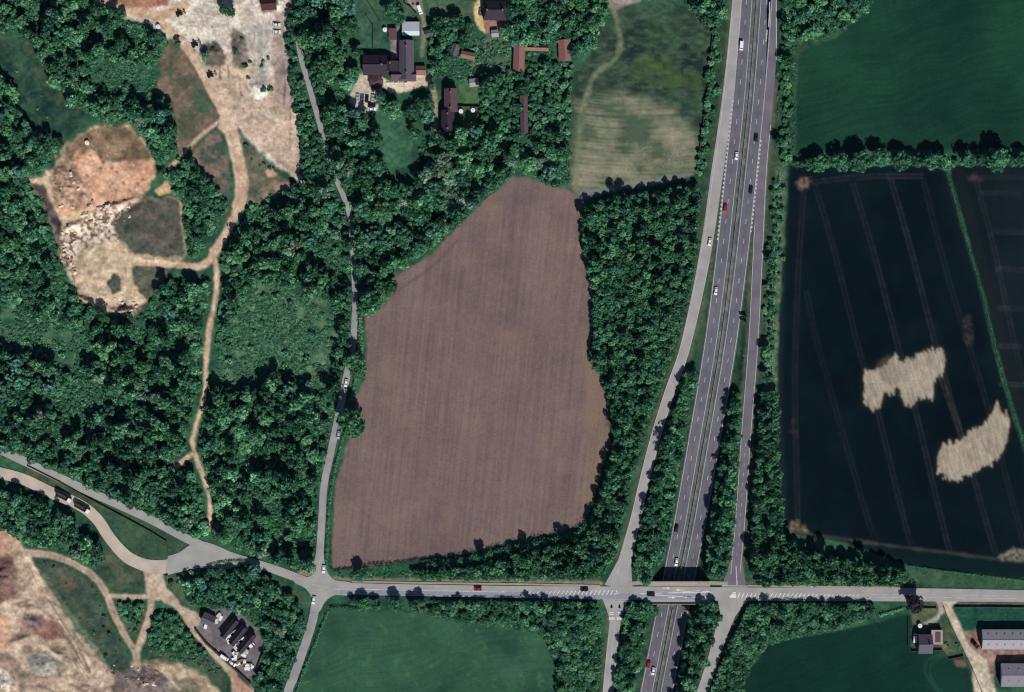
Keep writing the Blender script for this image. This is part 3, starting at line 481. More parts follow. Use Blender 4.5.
# ---------------------------------------------------------------- roads and markings
ROADZ = 0.26
def offs(pts, d):
    a = np.array(pts, float); t_ = np.gradient(a, axis=0); t_ /= np.hypot(t_[:, 0], t_[:, 1])[:, None]
    n = np.stack([-t_[:, 1], t_[:, 0]], 1); return a+n*np.asarray(d).reshape(-1, 1) if np.ndim(d) else a+n*d
def strip(name, pts, w, m, dz=ROADZ, z=None, sm_=8, wid=None):
    """road ribbon; w = full width in pixels, or a list of (left, right) half widths per control point"""
    sp = np.array(smooth_line(pts, sm_)); n = len(sp)
    if isinstance(w, (list, tuple)):
        tt = np.linspace(0, len(pts)-1, n); L = np.interp(tt, range(len(pts)), [a for a, b in w]); Rr = np.interp(tt, range(len(pts)), [b for a, b in w])
    else: L = np.full(n, w/2); Rr = np.full(n, w/2)
    K = 7; rows = [offs(sp, (-L*(1-k/(K-1))+Rr*(k/(K-1)))) for k in range(K)]
    P_ = np.stack(rows, 1).reshape(-1, 2); zz = (hgt(P_[:, 0], P_[:, 1]) if z is None else z)+dz
    zz = zz+np.zeros(len(P_)); co_ = np.stack([(P_[:, 0]-512)*S, (346-P_[:, 1])*S, zz], 1)
    f = [(i*K+k, i*K+k+1, (i+1)*K+k+1, (i+1)*K+k) for i in range(n-1) for k in range(K-1)]
    me = npmesh(name, co_, f, m, smooth=True); me.validate()
    if me.polygons[0].normal.z < 0: me.flip_normals()
    o = link(name, me); o['kind'] = 'structure'; return o
def asphalt(name, c, c2): return mat(name, c, .9, scale=.12, c2=c2, spec=.15)
m_main = asphalt('asphalt_dark', (86, 86, 99), (102, 101, 112)); m_slip = asphalt('asphalt_mid', (144, 140, 142), (166, 161, 158)); m_pale = asphalt('asphalt_pale', (144, 142, 142), (164, 160, 156)); m_blue = asphalt('asphalt_bluish', (128, 131, 146), (144, 146, 156))
m_lane = asphalt('asphalt_lane', (132, 130, 134), (160, 156, 156)); m_tan = asphalt('asphalt_sandy', (170, 156, 144), (196, 181, 167)); m_kerb = mat('concrete_kerb', (150, 142, 134), .9)
m_slipr = asphalt('asphalt_slip_east', (98, 93, 104), (116, 110, 118))
m_white = mat('road_paint', (164, 164, 170), .9, scale=.6, c2=(196, 196, 198))
main_l = [(medx(y), y) for y in (-110, -60, 0, 86, 173, 260, 346, 432, 519, 560, 605, 650, 692, 752, 820)]
_z = hgt(np.array([p_[0] for p_ in main_l]), np.array([p_[1] for p_ in main_l]))
def carriage(name, off):
    o = strip(name, [tuple(q) for q in offs(main_l, off)], 13.2, m_main); return o
LW = [(medx(y)-10, y) for y in (-100, -30, 0, 50, 100, 150, 200, 260, 346, 432, 519, 560, 605, 650, 692, 760, 820)]
EW = [(medx(y)+10, y) for y in (-100, -30, 0, 50, 100, 150, 200, 260, 346, 432, 519, 560, 605, 650, 692, 760, 820)]
tag(strip('main_road', LW, 13.4, m_main), 'west carriageway of the dual carriageway'); tag(strip('main_road', EW, 13.4, m_main), 'east carriageway of the dual carriageway')
m_near = asphalt('asphalt_worn', (92, 90, 99), (110, 106, 112))
for P_ in (LW, EW):
    for o_ in (-2.75, 2.75): tag(strip('main_road', [tuple(q) for q in offs(smooth_line(P_, 8), o_)], 3.4, m_near, ROADZ+.03, sm_=1), 'worn running lane of the dual carriageway')
tag(strip('slip_road', LSLIP, [(4.5, 5.0), (4.8, 5.2), (4.8, 6), (5.2, 7), (5.2, 6.2), (5, 5.2), (5, 5), (5, 5), (5, 5), (5, 5.2), (6.5, 6.5), (14, 15)][:12], m_slip, ROADZ+.02), 'pale north west slip road')
tag(strip('slip_road', [(771.5, -60)]+[(771.5, 0), (771, 60)]+RSLIP[1:], [(4.6, 4.6), (4.6, 4.6), (5, 5), (5, 5), (6, 5.5), (5, 5), (5, 5), (5, 5), (5, 5), (6, 6), (12, 13)], m_slipr, ROADZ+.03), 'narrow north east slip road')
tag(strip('slip_road', LSLIPS, [(14, 14), (5.5, 5.5), (5.5, 5.5), (5.5, 5.5), (5.5, 5.5)], m_slip, ROADZ+.02), 'two lane south west slip road'); tag(strip('slip_road', RSLIPS, [(14, 18), (8, 8), (6, 7), (5.5, 5.5), (5.5, 5.5), (5.5, 5.5)], m_slip, ROADZ+.02), 'pale south east slip road')
tag(strip('road', WEST, 8.5, m_pale, ROADZ+.02), 'public road running north west from the crossroads'); tag(strip('road', SOUTH, 8.6, m_lane, ROADZ+.03), 'lane running south west from the crossroads')
tag(strip('lane', LANE, [(2.6, 2.6)]*9+[(2.6, 2.6)]*4+[(3.6, 3.6)]*7+[(3.8, 3.8), (7, 9)], m_lane, ROADZ+.04), 'narrow country lane along the ploughed field')
tag(strip('quarry_road', QROAD, [(5.6, 5.6)]*7+[(6, 6)]*2+[(7, 7), (7, 7.5), (8, 9), (9, 6)], m_tan, ROADZ+.01), 'wide sandy quarry road curving round a grass triangle')
tag(strip('road', CROSS, [(5.5, 5.5)]+[(5.6, 5.6)]*4+[(6.6, 6.8)]*3+[(5.8, 5.8)]*3, m_pale, ROADZ+.05, z=0), 'cross road running east to west over the bridge')
tag(strip('road', [(340, 591.3), (420, 593.2), (512, 594.8), (640, 596.4), (700, 596.9)], 5.4, m_blue, ROADZ+.065, z=0), 'bluish resurfaced eastbound lane of the cross road')
for nm_, pts, w in (('pavement', [(352, 581.5), (420, 582.8), (512, 584), (600, 585.6)], 1.8), ('pavement', [(628, 583.6), (640, 582.9), (652, 582.7)], 3.6), ('pavement', [(697, 582.7), (715, 583), (728, 583.6)], 3.6), ('pavement', [(748, 585.5), (800, 586.5), (900, 587.5)], 1.8)):
    strip(nm_, pts, w, m_kerb, .36, z=0)
def apron(pts, m, dz, label):
    me = bpy.data.meshes.new('road'); me.from_pydata([((a-512)*S, (346-b)*S, dz) for a, b in smooth_line(pts+[pts[0]], 3)[:-1]], [], [tuple(range(len(pts)*3))]); me.materials.append(m); me.update()
    if me.polygons[0].normal.z < 0: me.flip_normals()
    o = link('road', me); tag(o, label, kind='structure')
apron([(296, 574), (308, 577), (316, 570), (317, 560), (324, 560), (327, 571), (335, 580), (352, 583), (352, 595), (335, 595), (325, 602), (319, 612), (311, 609), (312, 598), (305, 588), (294, 582)], m_pale, ROADZ+.046, 'flared surface of the crossroads')
apron([(168, 556), (180, 552), (190, 545), (206, 542), (232, 553), (240, 566), (222, 567), (200, 567), (178, 572), (166, 574)], m_pale, ROADZ+.056, 'wide mouth of the quarry road')
def line(pts, off, w_m=.3, dash=None, z=None, dz=.03, base=ROADZ+.02, y0=None, y1=None, sm_=8):
    sp = np.array(smooth_line(pts, sm_)); q = offs(sp, off)
    if y0 is not None: q = q[(q[:, 1] >= y0) & (q[:, 1] <= y1)]
    seg = np.hypot(*(np.diff(q, axis=0)*S).T); cum = np.concatenate([[0], np.cumsum(seg)]); L = cum[-1]
    at_ = lambda s: np.array([np.interp(s, cum, q[:, 0]), np.interp(s, cum, q[:, 1])])
    rng_ = [(s, min(s+dash[0], L)) for s in np.arange(0, L, dash[0]+dash[1])] if dash else [(s, min(s+6, L)) for s in np.arange(0, L, 6)]
    V_, F_ = [], []
    for a, b in rng_:
        pa, pb = at_(a), at_(b); d = pb-pa; d = d/max(np.hypot(*d), 1e-6); n = np.array([-d[1], d[0]])*w_m/2/S
        i = len(V_)
        for c in (pa-n, pa+n, pb+n, pb-n):
            V_.append(((c[0]-512)*S, (346-c[1])*S, (float(hgt(c[0], c[1])) if z is None else z)+base+dz))
        F_.append((i, i+1, i+2, i+3))
    o = link('road_marking', npmesh('road_marking', V_, F_, m_white)); o['kind'] = 'structure'
    if o.data.polygons[0].normal.z < 0: o.data.flip_normals()
    return o
mb_ = ROADZ+.06
for P_, outer in ((LW, -1), (EW, 1)):
    s_ = 1 if True else 0
    line(P_, 0, .34, (3.0, 9.0), base=mb_)
    line(P_, 5.4, .3, None, base=mb_); line(P_, -5.4, .3, None, base=mb_)
line(LW, 5.4 if False else -5.4, .5, None, base=mb_+.01, y0=250, y1=830) if False else None
LSm = LSLIP
line(LSLIP, 4.6, .32, None, base=mb_, y0=-60, y1=575); line(LSLIP, -4.6, .32, None, base=mb_, y0=250, y1=575)
line(RSLIP, 4.6, .3, None, base=mb_+.01, y0=220, y1=575); line(RSLIP, -4.6, .3, None, base=mb_+.01, y0=120, y1=575)
line([(medx(y)-16.2, y) for y in (100, 140, 180, 215, 240)], 0, 1.0, (1.4, 1.2), base=mb_+.02); line([(medx(y)+16.4, y) for y in (140, 180, 210, 232)], 0, .9, (1.4, 1.2), base=mb_+.02)
line([(775.8, -50), (776.2, 0), (776.3, 60)], 0, .5, None, base=mb_+.01)
line([(769.5, 2), (769.5, 14), (768.5, 27)], 0, .6, None, base=mb_+.02); line([(767, 30), (766, 42)], 0, .7, None, base=mb_+.02)
line(LSLIPS, 0, .3, None, base=mb_, y0=618, y1=760); line(LSLIPS, 4.7, .26, None, base=mb_, y0=625, y1=760); line(LSLIPS, -4.7, .26, None, base=mb_, y0=625, y1=760)
line(RSLIPS, -4.8, .26, None, base=mb_, y0=660, y1=760)
line(RSLIP, 0, .24, (2, 4), base=mb_+.01, y0=440, y1=560)
cb = ROADZ+.085
line(CROSS, 0, .22, (4, 2), z=0, base=cb, y0=0, y1=9999)
line([(600, 599), (560, 598), (520, 597.6), (440, 596), (360, 594.5)], 0, .3, None, z=0, base=cb); line([(335, 589), (420, 590.3), (505, 592)], 0, .45, None, z=0, base=cb+.01)
line([(862, 596.8), (930, 596.4), (1024, 597.4), (1080, 598)], 1.0, .35, (6, 2), z=0, base=cb)
line(LANE, 0, .2, (2, 5), base=mb_+.02, y0=500, y1=572); line(WEST, 0, .25, (3, 3), base=mb_+.02, y0=545, y1=582)
line([(611, 600.8), (633, 601.2)], 0, .5, None, z=0, base=cb+.02); line([(722, 585.6), (748, 586)], 0, .5, None, z=0, base=cb+.02); line([(312, 589), (325, 589.5)], 0, .3, (.8, .6), z=0, base=cb+.02)
line([(736, 566), (737, 586)], 0, .6, None, z=0, base=cb+.02); line([(616, 600), (616, 618)], 0, .3, None, z=0, base=cb+.02)
m_fresh = mat('fresh_road_paint', (214, 212, 206), .8, var=.05, scale=.8)
def poly_marks(polys, z=None, base=cb+.03):
    V_, F_ = [], []; out = []
    for q in polys:
        co_ = [((a-512)*S, (346-b)*S, (float(hgt(a, b)) if z is None else z)+base) for a, b in q]
        me = bpy.data.meshes.new('road_marking'); out.append(co_)
    me = bpy.data.meshes.new('road_marking'); vs_, fs = [], []
    for co_ in out: fs.append(tuple(range(len(vs_), len(vs_)+len(co_)))); vs_ += co_
    me.from_pydata(vs_, [], fs); me.materials.append(m_fresh); me.update()
    for pg in me.polygons:
        if pg.normal.z < 0: pg.flip()
    o = link('road_marking', me); o['kind'] = 'structure'; return o
hat = []
for k in range(22):                        # chevron bars west of the bridge
    x0 = 528+k*4.1; w = 2.2+2.6*min(k/14, 1)
    hat.append([(x0, 592.5+w/2), (x0+1.0, 592.5+w/2), (x0+3.4, 592.5-w/2), (x0+2.4, 592.5-w/2)])
for k in range(30):                        # and east of it
    x0 = 737+k*4.1; w = 5.2-2.9*min(k/26, 1); yc = 595.0
    hat.append([(x0, yc+w/2), (x0+1.1, yc+w/2), (x0+3.4, yc-w/2), (x0+2.3, yc-w/2)])
hat.append([(729, 597), (733, 592), (736, 592), (736, 597.6), (731, 598)])
def arrow(x, y, d, l=7, w=1.0): return [(x, y-w*.3), (x+d*l*.55, y-w*.3), (x+d*l*.5, y-w), (x+d*l, y), (x+d*l*.5, y+w), (x+d*l*.55, y+w*.3), (x, y+w*.3)]
hat += [arrow(662, 588, 1, 9, 1.2), arrow(684, 589.8, -1, 9, 1.1), arrow(668, 597.5, 1, 8, 1.2), arrow(692, 596.8, -1, 10, 1.2), arrow(613, 593, 1, 7), arrow(702, 591.5, 1, 8, 1.1), arrow(640, 593.5, 1, 6)]
hat += [[(652, 593.9), (700, 590.2), (700, 590.8), (652, 594.5)], [(652, 594.6), (712, 597.6), (712, 598.2), (652, 595.2)], [(680, 592), (712, 592.4), (712, 593), (680, 592.7)]]
poly_marks(hat, z=0)
hat = []
for xx in (611.5, 619.5):
    hat += [[(xx-.4, 604), (xx+.4, 604), (xx+.5, 608), (xx+1.2, 608), (xx, 603), (xx-1.2, 608), (xx-.5, 608)][:7]]
    for yy in (612, 613.7): hat.append([(xx-2, yy), (xx+2, yy), (xx+2, yy+.9), (xx-2, yy+.9)])
    for j in range(4): hat.append([(xx-2.6+j*1.5, 617), (xx-1.6+j*1.5, 617), (xx-1.6+j*1.5, 620), (xx-2.6+j*1.5, 620)])
poly_marks(hat, base=ROADZ+.12)

# ---------------------------------------------------------------- mesh kit for built things
class MB:
    def __init__(s): s.v = []; s.f = []
    def box(s, x0, x1, y0, y1, z0, z1):
        i = len(s.v); s.v += [(x0, y0, z0), (x1, y0, z0), (x1, y1, z0), (x0, y1, z0), (x0, y0, z1), (x1, y0, z1), (x1, y1, z1), (x0, y1, z1)]
        s.f += [tuple(i+k for k in q) for q in ((3, 2, 1, 0), (4, 5, 6, 7), (0, 1, 5, 4), (1, 2, 6, 5), (2, 3, 7, 6), (3, 0, 4, 7))]; return s
    def prism(s, pts, z0, z1, top=None):    # counter-clockwise outline; top = scaled/shifted outline
        i = len(s.v); n = len(pts); top = top or pts
        s.v += [(a, b, z0) for a, b in pts]+[(a, b, z1) for a, b in top]
        s.f += [tuple(range(i+n-1, i-1, -1)), tuple(range(i+n, i+2*n))]+[(i+k, i+(k+1) % n, i+n+(k+1) % n, i+n+k) for k in range(n)]; return s
    def xprism(s, prof, x0, x1, taper=1.0):            # profile in y,z swept along x
        i = len(s.v); n = len(prof)
        s.v += [(x0, a, b) for a, b in prof]+[(x1, a*taper, b) for a, b in prof]
        s.f += [tuple(range(i, i+n))[::-1], tuple(range(i+n, i+2*n))]+[(i+k, i+(k+1) % n, i+n+(k+1) % n, i+n+k) for k in range(n)]; return s
    def gable(s, x0, x1, y0, y1, z0, z1, th=.25, hip=0.0):   # roof shell with its ridge along x
        ym = (y0+y1)/2; i = len(s.v)
        s.v += [(x0, y0, z0), (x1, y0, z0), (x1, y1, z0), (x0, y1, z0), (x0+hip, ym, z1), (x1-hip, ym, z1)]
        s.f += [(0+i, 1+i, 5+i, 4+i), (2+i, 3+i, 4+i, 5+i), (1+i, 2+i, 5+i), (3+i, 0+i, 4+i), (3+i, 2+i, 1+i, 0+i)]; return s
    def cyl(s, x, y, z, r, h, n=12, axis='z', r2=None):
        i = len(s.v); r2 = r if r2 is None else r2
        for zz, q in ((0, r), (h, r2)):
            for k in range(n):
                a = 2*math.pi*k/n; u, v = q*math.cos(a), q*math.sin(a)
                s.v.append((x+u, y+v, z+zz) if axis == 'z' else ((x+u, y+zz, z+v) if axis == 'y' else (x+zz, y+u, z+v)))
        s.f += [tuple(i+n-1-k for k in range(n)), tuple(i+n+k for k in range(n))]+[(i+k, i+(k+1) % n, i+n+(k+1) % n, i+n+k) for k in range(n)]; return s
    def mesh(s, name, m, bev=0):
        me = bpy.data.meshes.new(name); me.from_pydata(s.v, [], s.f)
        b = bmesh.new(); b.from_mesh(me)
        if bev: bmesh.ops.bevel(b, geom=list(b.edges), offset=bev, segments=1, affect='EDGES')
        bmesh.ops.recalc_face_normals(b, faces=b.faces); b.to_mesh(me); b.free()
        me.materials.append(m); me.update(); return me
    def build(s, name, m, parent=None, bev=0): return link(name, s.mesh(name, m, bev), parent)
def thing(name, label, cat, px, py, rot=0, group=None, z=None):
    o = bpy.data.objects.new(name, None); COL.objects.link(o); x, y = W(px, py)
    o.location = (x, y, float(hgt(px, py)) if z is None else z); o.rotation_euler = (0, 0, R(rot)); o.empty_display_size = .5
    return tag(o, label, cat, group)
def copytree(o, parent=None):
    c = o.copy(); COL.objects.link(c); c.parent = parent
    for ch in list(o.children): copytree(ch, c)
    return c
# ---------------------------------------------------------------- bridge
m_conc = mat('bridge_concrete', (150, 142, 130), .9, c2=(128, 118, 108), scale=.5); m_steel = mat('galvanised_steel', (150, 154, 158), .5, metal=.4)
BX0, BX1 = medx(592)-33, medx(592)+33
bx, by = W(medx(592), 592.7); hw = 33*S
br_ = thing('road_bridge', 'concrete road bridge carrying the cross road over the dual carriageway', 'bridge', medx(592), 592.7, z=0)
MB().box(-hw, hw, -7.0, 7.0, -1.25, .16).build('deck', m_conc, br_)
for s_ in (-1, 1):
    MB().box(-hw, hw, s_*6.75-.22, s_*6.75+.22, .165, 1.25).build('parapet', m_conc, br_, .03)
    MB().box(-hw+.3, hw-.3, s_*5.35-1.0, s_*5.35+1.0, .17, .3).build('footway', mat('footway', (152, 144, 134), .9, c2=(172, 162, 150)), br_)
    MB().box(s_*15.5-.6, s_*15.5+.6, -6.4, 6.4, -6.5, -1.26).build('abutment', m_conc, br_)
for k in range(4): MB().cyl(0.0-.2, -4.8+k*3.2, -6.4, .45, 5.1).build('pier', m_conc, br_)
# thin air between the camera and the ground
hz_ = bpy.data.materials.new('thin_air'); hz_.use_nodes = True; t = hz_.node_tree; t.nodes.remove(t.nodes['Principled BSDF']); pv = nd(t, 'ShaderNodeVolumePrincipled')
pv.inputs['Density'].default_value = 4e-6; pv.inputs['Color'].default_value = (.30, .45, .95, 1); t.links.new(pv.outputs[0], t.nodes['Material Output'].inputs['Volume'])
o = MB().box(-4600, 4700, -4700, 4800, -9, CAMH+12).build('haze', hz_); o['kind'] = 'stuff'; o['label'] = 'thin bluish air over the whole landscape'
# central crash barrier
def barrier(y0, y1, lab):
    pts = [(medx(y), y) for y in np.arange(y0, y1+1, 6)]; V_, F_ = [], []
    root = thing('crash_barrier', lab, 'barrier', pts[0][0], pts[0][1]); L0 = root.location
    q = [((a-512)*S-L0[0], (346-b)*S-L0[1], float(hgt(a, b))-L0[2]) for a, b in pts]
    for a, b in zip(q[:-1], q[1:]):
        i = len(V_)
        for c in (a, b):
            for dx, dz in ((-.14, .45), (.14, .45), (.14, .85), (-.14, .85)): V_.append((c[0]+dx, c[1], c[2]+dz))
        F_ += [(i+k, i+(k+1) % 4, i+4+(k+1) % 4, i+4+k) for k in range(4)]
    link('rail', npmesh('rail', V_, F_, m_steel), root)
    for a in q[::3]: MB().box(a[0]-.07, a[0]+.07, a[1]-.07, a[1]+.07, a[2]-.2, a[2]+.84).build('post', m_steel, root)
barrier(-60, 570, 'long steel crash barrier in the median north of the bridge'); barrier(610, 752, 'steel crash barrier in the median south of the bridge')
# ---------------------------------------------------------------- buildings
m_tile = mat('dark_tile', (44, 38, 50), .85, c2=(60, 50, 60), scale=2, stretch=(.6, 4, 4)); m_slate = mat('slate', (76, 70, 84), .8, c2=(98, 90, 102), scale=2, stretch=(.6, 4, 4)); m_brown = mat('brown_tile', (76, 60, 70), .85, c2=(98, 78, 84), scale=2)
m_redtile = mat('clay_tile', (120, 86, 84), .85, c2=(144, 106, 98), scale=2); m_brick = mat('brick', (132, 96, 84), .9, c2=(150, 112, 98), scale=3); m_render = mat('pale_render', (196, 188, 176), .9, var=.05)
m_tin = mat('fibre_cement_sheet', (134, 132, 140), .8, c2=(158, 154, 158), scale=.8, stretch=(6, .3, 1)); m_tin2 = mat('weathered_sheet', (112, 110, 122), .8, c2=(134, 130, 140), scale=.8, stretch=(6, .3, 1)); m_glass = mat('window_glass', (40, 48, 58), .15, var=.05, spec=.6)
m_white2 = mat('white_paint', (222, 222, 222), .6, var=.04); m_wood = mat('timber', (112, 92, 78), .9, c2=(134, 112, 96), scale=3); m_lead = mat('flat_felt', (146, 150, 164), .8, c2=(164, 168, 178)); m_pl = mat('plastic_sheet', (214, 226, 236), .4, var=.03)
def building(name, label, cat, px, py, lx, ly, rot, eave, ridge, roof=m_tile, wall=m_brick, chim=1, hip=0., win=3, door=True, group=None, sky=0):
    """lx, ly in pixels; the ridge runs along local x"""
    o = thing(name, label, cat, px, py, rot, group, z=float(hgt(px, py))); a, b = lx*S/2, ly*S/2
    w = MB().box(-a, a, -b, b, -.3, eave)
    if not hip: w.v += [(-a, -b, eave), (-a, b, eave), (-a, 0, ridge-.25), (a, -b, eave), (a, b, eave), (a, 0, ridge-.25)]; n = len(w.v); w.f += [(n-6, n-5, n-4), (n-3, n-1, n-2)]
    w.build('wall', wall, o)
    rf = MB().gable(-a-.35, a+.35, -b-.4, b+.4, eave-.02, ridge, hip=hip).build('roof', roof, o)
    MB().box(-a-.3+hip, a+.3-hip, -.16, .16, ridge-.08, ridge+.1).build('ridge_tiles', roof, rf)
    for k in range(chim):
        x = (-.7+1.4*k/max(chim-1, 1))*a if chim > 1 else a*.6
        MB().box(x-.45, x+.45, -.4, .4, ridge-.8, ridge+1.1).build('chimney', m_brick, rf, .04)
    for k in range(sky):
        x = -a+(k+.7)*2*a/(sky+.4)
        for s_ in (-1, 1):
            zc = ridge-(ridge-eave)*.5; MB().box(x-.35, x+.35, s_*b*.5-.5, s_*b*.5+.5, zc+.0, zc+.32).build('rooflight', m_tin2, rf)
    for s_ in (-1, 1):
        for k in range(win):
            x = -a+(k+.5)*2*a/win
            if door and s_ == -1 and k == win//2:
                d = MB().box(x-.5, x+.5, s_*b-.06, s_*b+.0, -.1, 2.1).build('door', m_wood, o); MB().box(x+.32, x+.4, s_*b-.12, s_*b-.061, .95, 1.05).build('handle', m_steel, d); continue
            f = MB().box(x-.6, x+.6, s_*b-.05, s_*b+.05, 1.0, 2.2).build('window', m_white2, o); MB().box(x-.5, x+.5, s_*b-.07, s_*b+.07, 1.1, 2.1).build('pane', m_glass, f)
    return o
def canopy_roof(): pass
building('inn', 'large dark tiled hall roof, west wing of the country inn', 'inn', 375.5, 66, 23, 19, 0, 4, 7.5, m_tile, m_brick, 1, win=4)
building('inn_wing', 'dark tiled link wing with pale flue between inn hall and main house', 'building', 390.5, 67, 9, 16, 90, 4.4, 7, m_tile, m_brick, 1, win=2)
building('inn_wing', 'steep brown roofed main house of the inn running north to south', 'building', 407, 61, 38, 13.5, 90, 4.8, 8.4, m_slate, m_brick, 2, win=4)
building('inn_wing', 'low front wing of the inn beside the pale terrace', 'building', 404, 76, 24, 11, 0, 3.6, 6.4, m_brown, m_brick, 0, win=3)
o = thing('garden_room', 'eight sided brown roofed garden room projecting from the inn', 'pavilion', 376.5, 83)
oc = [(4.2*math.cos(k*math.pi/4+.39), 4.2*math.sin(k*math.pi/4+.39)) for k in range(8)]
MB().prism(oc, -.2, 2.8).build('wall', m_brick, o); MB().prism([(a*1.1, b*1.1) for a, b in oc], 2.8, 4.9, [(a*.05, b*.05) for a, b in oc]).build('roof', m_brown, o)
o = thing('flat_roofed_annexe', 'flat pale grey roofed annexe at the north end of the inn', 'annexe', 411, 27.5)
MB().box(-5, 5, -5.2, 2.8, -.2, 3.2).build('wall', m_brick, o); MB().box(-5.2, 5.2, -2.4, 3.0, 3.2, 3.4).build('roof', m_lead, o); MB().box(-5.2, 5.2, -5.2, -2.5, 3.2, 3.36).build('canopy_roof', m_pl, o)
o = thing('covered_yard', 'small red brown lean-to beside the inn annexe', 'lean-to', 393, 34.5)
MB().box(-2.2, 2.2, -3.4, 3.2, -.2, 2.4).build('wall', m_wood, o); MB().prism([(-2.4, -3.6), (2.4, -3.6), (2.4, 3.4), (-2.4, 3.4)], 2.4, 2.7).build('roof', m_brown, o)
building('outbuilding', 'small red tiled outbuilding east of the inn', 'outbuilding', 421, 71, 9, 8, 0, 2.4, 4, m_redtile, m_brick, 0, win=1)
building('shed', 'grey garden shed beside the inn drive', 'shed', 428.5, 34, 7, 6, 20, 2.1, 3, m_slate, m_wood, 0, win=1)
building('terraced_cottage', 'north half of the brown tiled cottage terrace', 'cottage', 451, 101, 22, 12, 90, 4.6, 7.6, m_brown, m_brick, 2, win=3)
building('terraced_cottage', 'south half of the brown tiled cottage terrace', 'cottage', 448, 122, 21, 12, 90, 4.6, 7.4, m_tile, m_brick, 2, win=3)
building('shed', 'pale shed north east of the cottage terrace', 'shed', 474, 83, 8, 7, 8, 2.2, 3, m_tin, m_wood, 0, win=1)
building('house', 'dark roofed villa beside the yellow gravel forecourt', 'house', 495, 12, 22, 18, 0, 5, 8.6, m_tile, m_brick, 2, hip=2.0, win=3)
building('conservatory', 'small grey garden room south of the villa', 'conservatory', 495, 34, 6, 6, 5, 2.2, 3, m_tin, m_white2, 0, win=1)
building('outbuilding', 'red tiled long range of the L shaped barn in the trees', 'outbuilding', 519, 59, 26, 10, 88, 2.8, 5, m_redtile, m_brick, 0, win=2)
building('outbuilding', 'red tiled short range joining the two barns in the trees', 'outbuilding', 536, 48.5, 24, 4.5, -2, 2.4, 3.6, m_redtile, m_brick, 0, win=2)
building('outbuilding', 'red tiled square barn east of the short range', 'outbuilding', 564.5, 51, 20, 11, 92, 2.8, 5, m_redtile, m_brick, 0, win=2)
building('shed', 'long narrow brown roofed shed hidden among garden trees', 'shed', 524, 115, 36, 6.5, 91, 2.4, 3.9, m_brown, m_wood, 0, win=3)
building('summer_house', 'small brown roofed summer house in the overgrown garden', 'summer house', 455, 50, 10, 7, 70, 2.4, 3.8, m_slate, m_wood, 0, win=1)
building('shed', 'low tan roofed garden shed south of the villa', 'shed', 468, 56, 13, 6, -12, 2.2, 3.2, m_wood, m_wood, 0, win=1)
# farm in the south east
building('barn', 'northern long farm barn with two tone grey sheet roof', 'barn', 1007, 638.5, 52, 18.5, 0, 4.2, 6.6, m_tin, m_tin2, 0, win=0, sky=6)
building('barn', 'southern farm barn with grey sheet roof at the picture corner', 'barn', 1027, 674, 54, 22, 0, 4.2, 6.4, m_tin2, m_tin2, 0, win=0, sky=5)
building('farm_house', 'slate roofed farm house with lean-to beside the farm track', 'house', 924, 643, 13, 18, 0, 4.6, 7.4, m_slate, m_brick, 1, win=2)
o = thing('flat_roofed_extension', 'brown flat roofed extension on the east side of the farm house', 'extension', 935.8, 636.5)
MB().box(-3.2, 3.4, -4.2, 4.2, -.2, 3.3).build('wall', m_brick, o); MB().box(-3.3, 3.5, -4.3, 4.3, 3.3, 3.42).build('roof', mat('flat_roof_pale', (158, 146, 136), .9), o); MB().box(-1.0, 2.2, -3.0, 3.2, 3.42, 3.6).build('roof_panel', m_brown, o)
# storage yard
for k, (a, b) in enumerate(((231.5, 629.5), (240, 636.5), (248.5, 644))):
    w = ('north western', 'middle', 'south eastern')[k]
    o = building('storage_shed', 'long narrow grey roofed shed, %s of the three in the yard' % w, 'shed', a-1.5, b-1.5, 21, 6, 51, 3.2, 4.6, m_tile, mat('dark_sheet', (48, 34, 36), .8), 0, win=0, door=False, group='narrow sheds in the yard', sky=0)
building('office_hut', 'small grey roofed office at the yard entrance', 'hut', 209, 619, 12, 10, -25, 2.8, 4.6, m_slate, m_render, 0, win=2)
building('machine_shed', 'dark roofed plant building at the north edge of the quarry', 'building', 270, 6, 14, 11, 5, 4, 6, mat('rust_sheet', (70, 44, 44), .8), m_tin2, 0, win=1)
# yard walls, fences
m_fence = mat('fence_board', (72, 62, 56), .9)
def wallrun(name, label, cat, pts, h=1.4, th=.3, m=m_fence, posts=True):
    root = thing(name, label, cat, *pts[0]); L0 = root.location; mb = MB(); q = [((a-512)*S-L0[0], (346-b)*S-L0[1], float(hgt(a, b))-L0[2]) for a, b in pts]
    for a, b in zip(q[:-1], q[1:]):
        dx, dy = b[0]-a[0], b[1]-a[1]; L = math.hypot(dx, dy); nx, ny = -dy/L*th/2, dx/L*th/2
        i = len(mb.v)
        for c in (a, b):
            for s_ in (-1, 1):
                for zz in (-.2, h): mb.v.append((c[0]+nx*s_, c[1]+ny*s_, c[2]+zz))
        mb.f += [(i, i+1, i+5, i+4), (i+2, i+6, i+7, i+3), (i+1, i+3, i+7, i+5), (i, i+4, i+6, i+2), (i, i+2, i+3, i+1), (i+4, i+5, i+7, i+6)]
    mb.build('panel', m, root)
    if posts:
        for a in q: MB().box(a[0]-.12-th/2, a[0]+.12+th/2, a[1]-.12-th/2, a[1]+.12+th/2, a[2]-.2, a[2]+h+.15).build('post', m, root)
    return root
wallrun('wall', 'dark boundary wall between the storage yard and the track', 'wall', [(196, 630), (206, 643), (216, 652), (228, 663), (236, 670), (250, 683)], 1.6, .9)
wallrun('wall', 'boundary wall on the east side of the storage yard', 'wall', [(266, 640), (262, 655), (256, 672)], 1.8, .4)
wallrun('fence', 'dark fence line west of the motorway hedgerow', 'fence', [(713, 30), (710, 60), (707, 95), (703, 125), (699, 155), (697, 172)], 1.5, .35)
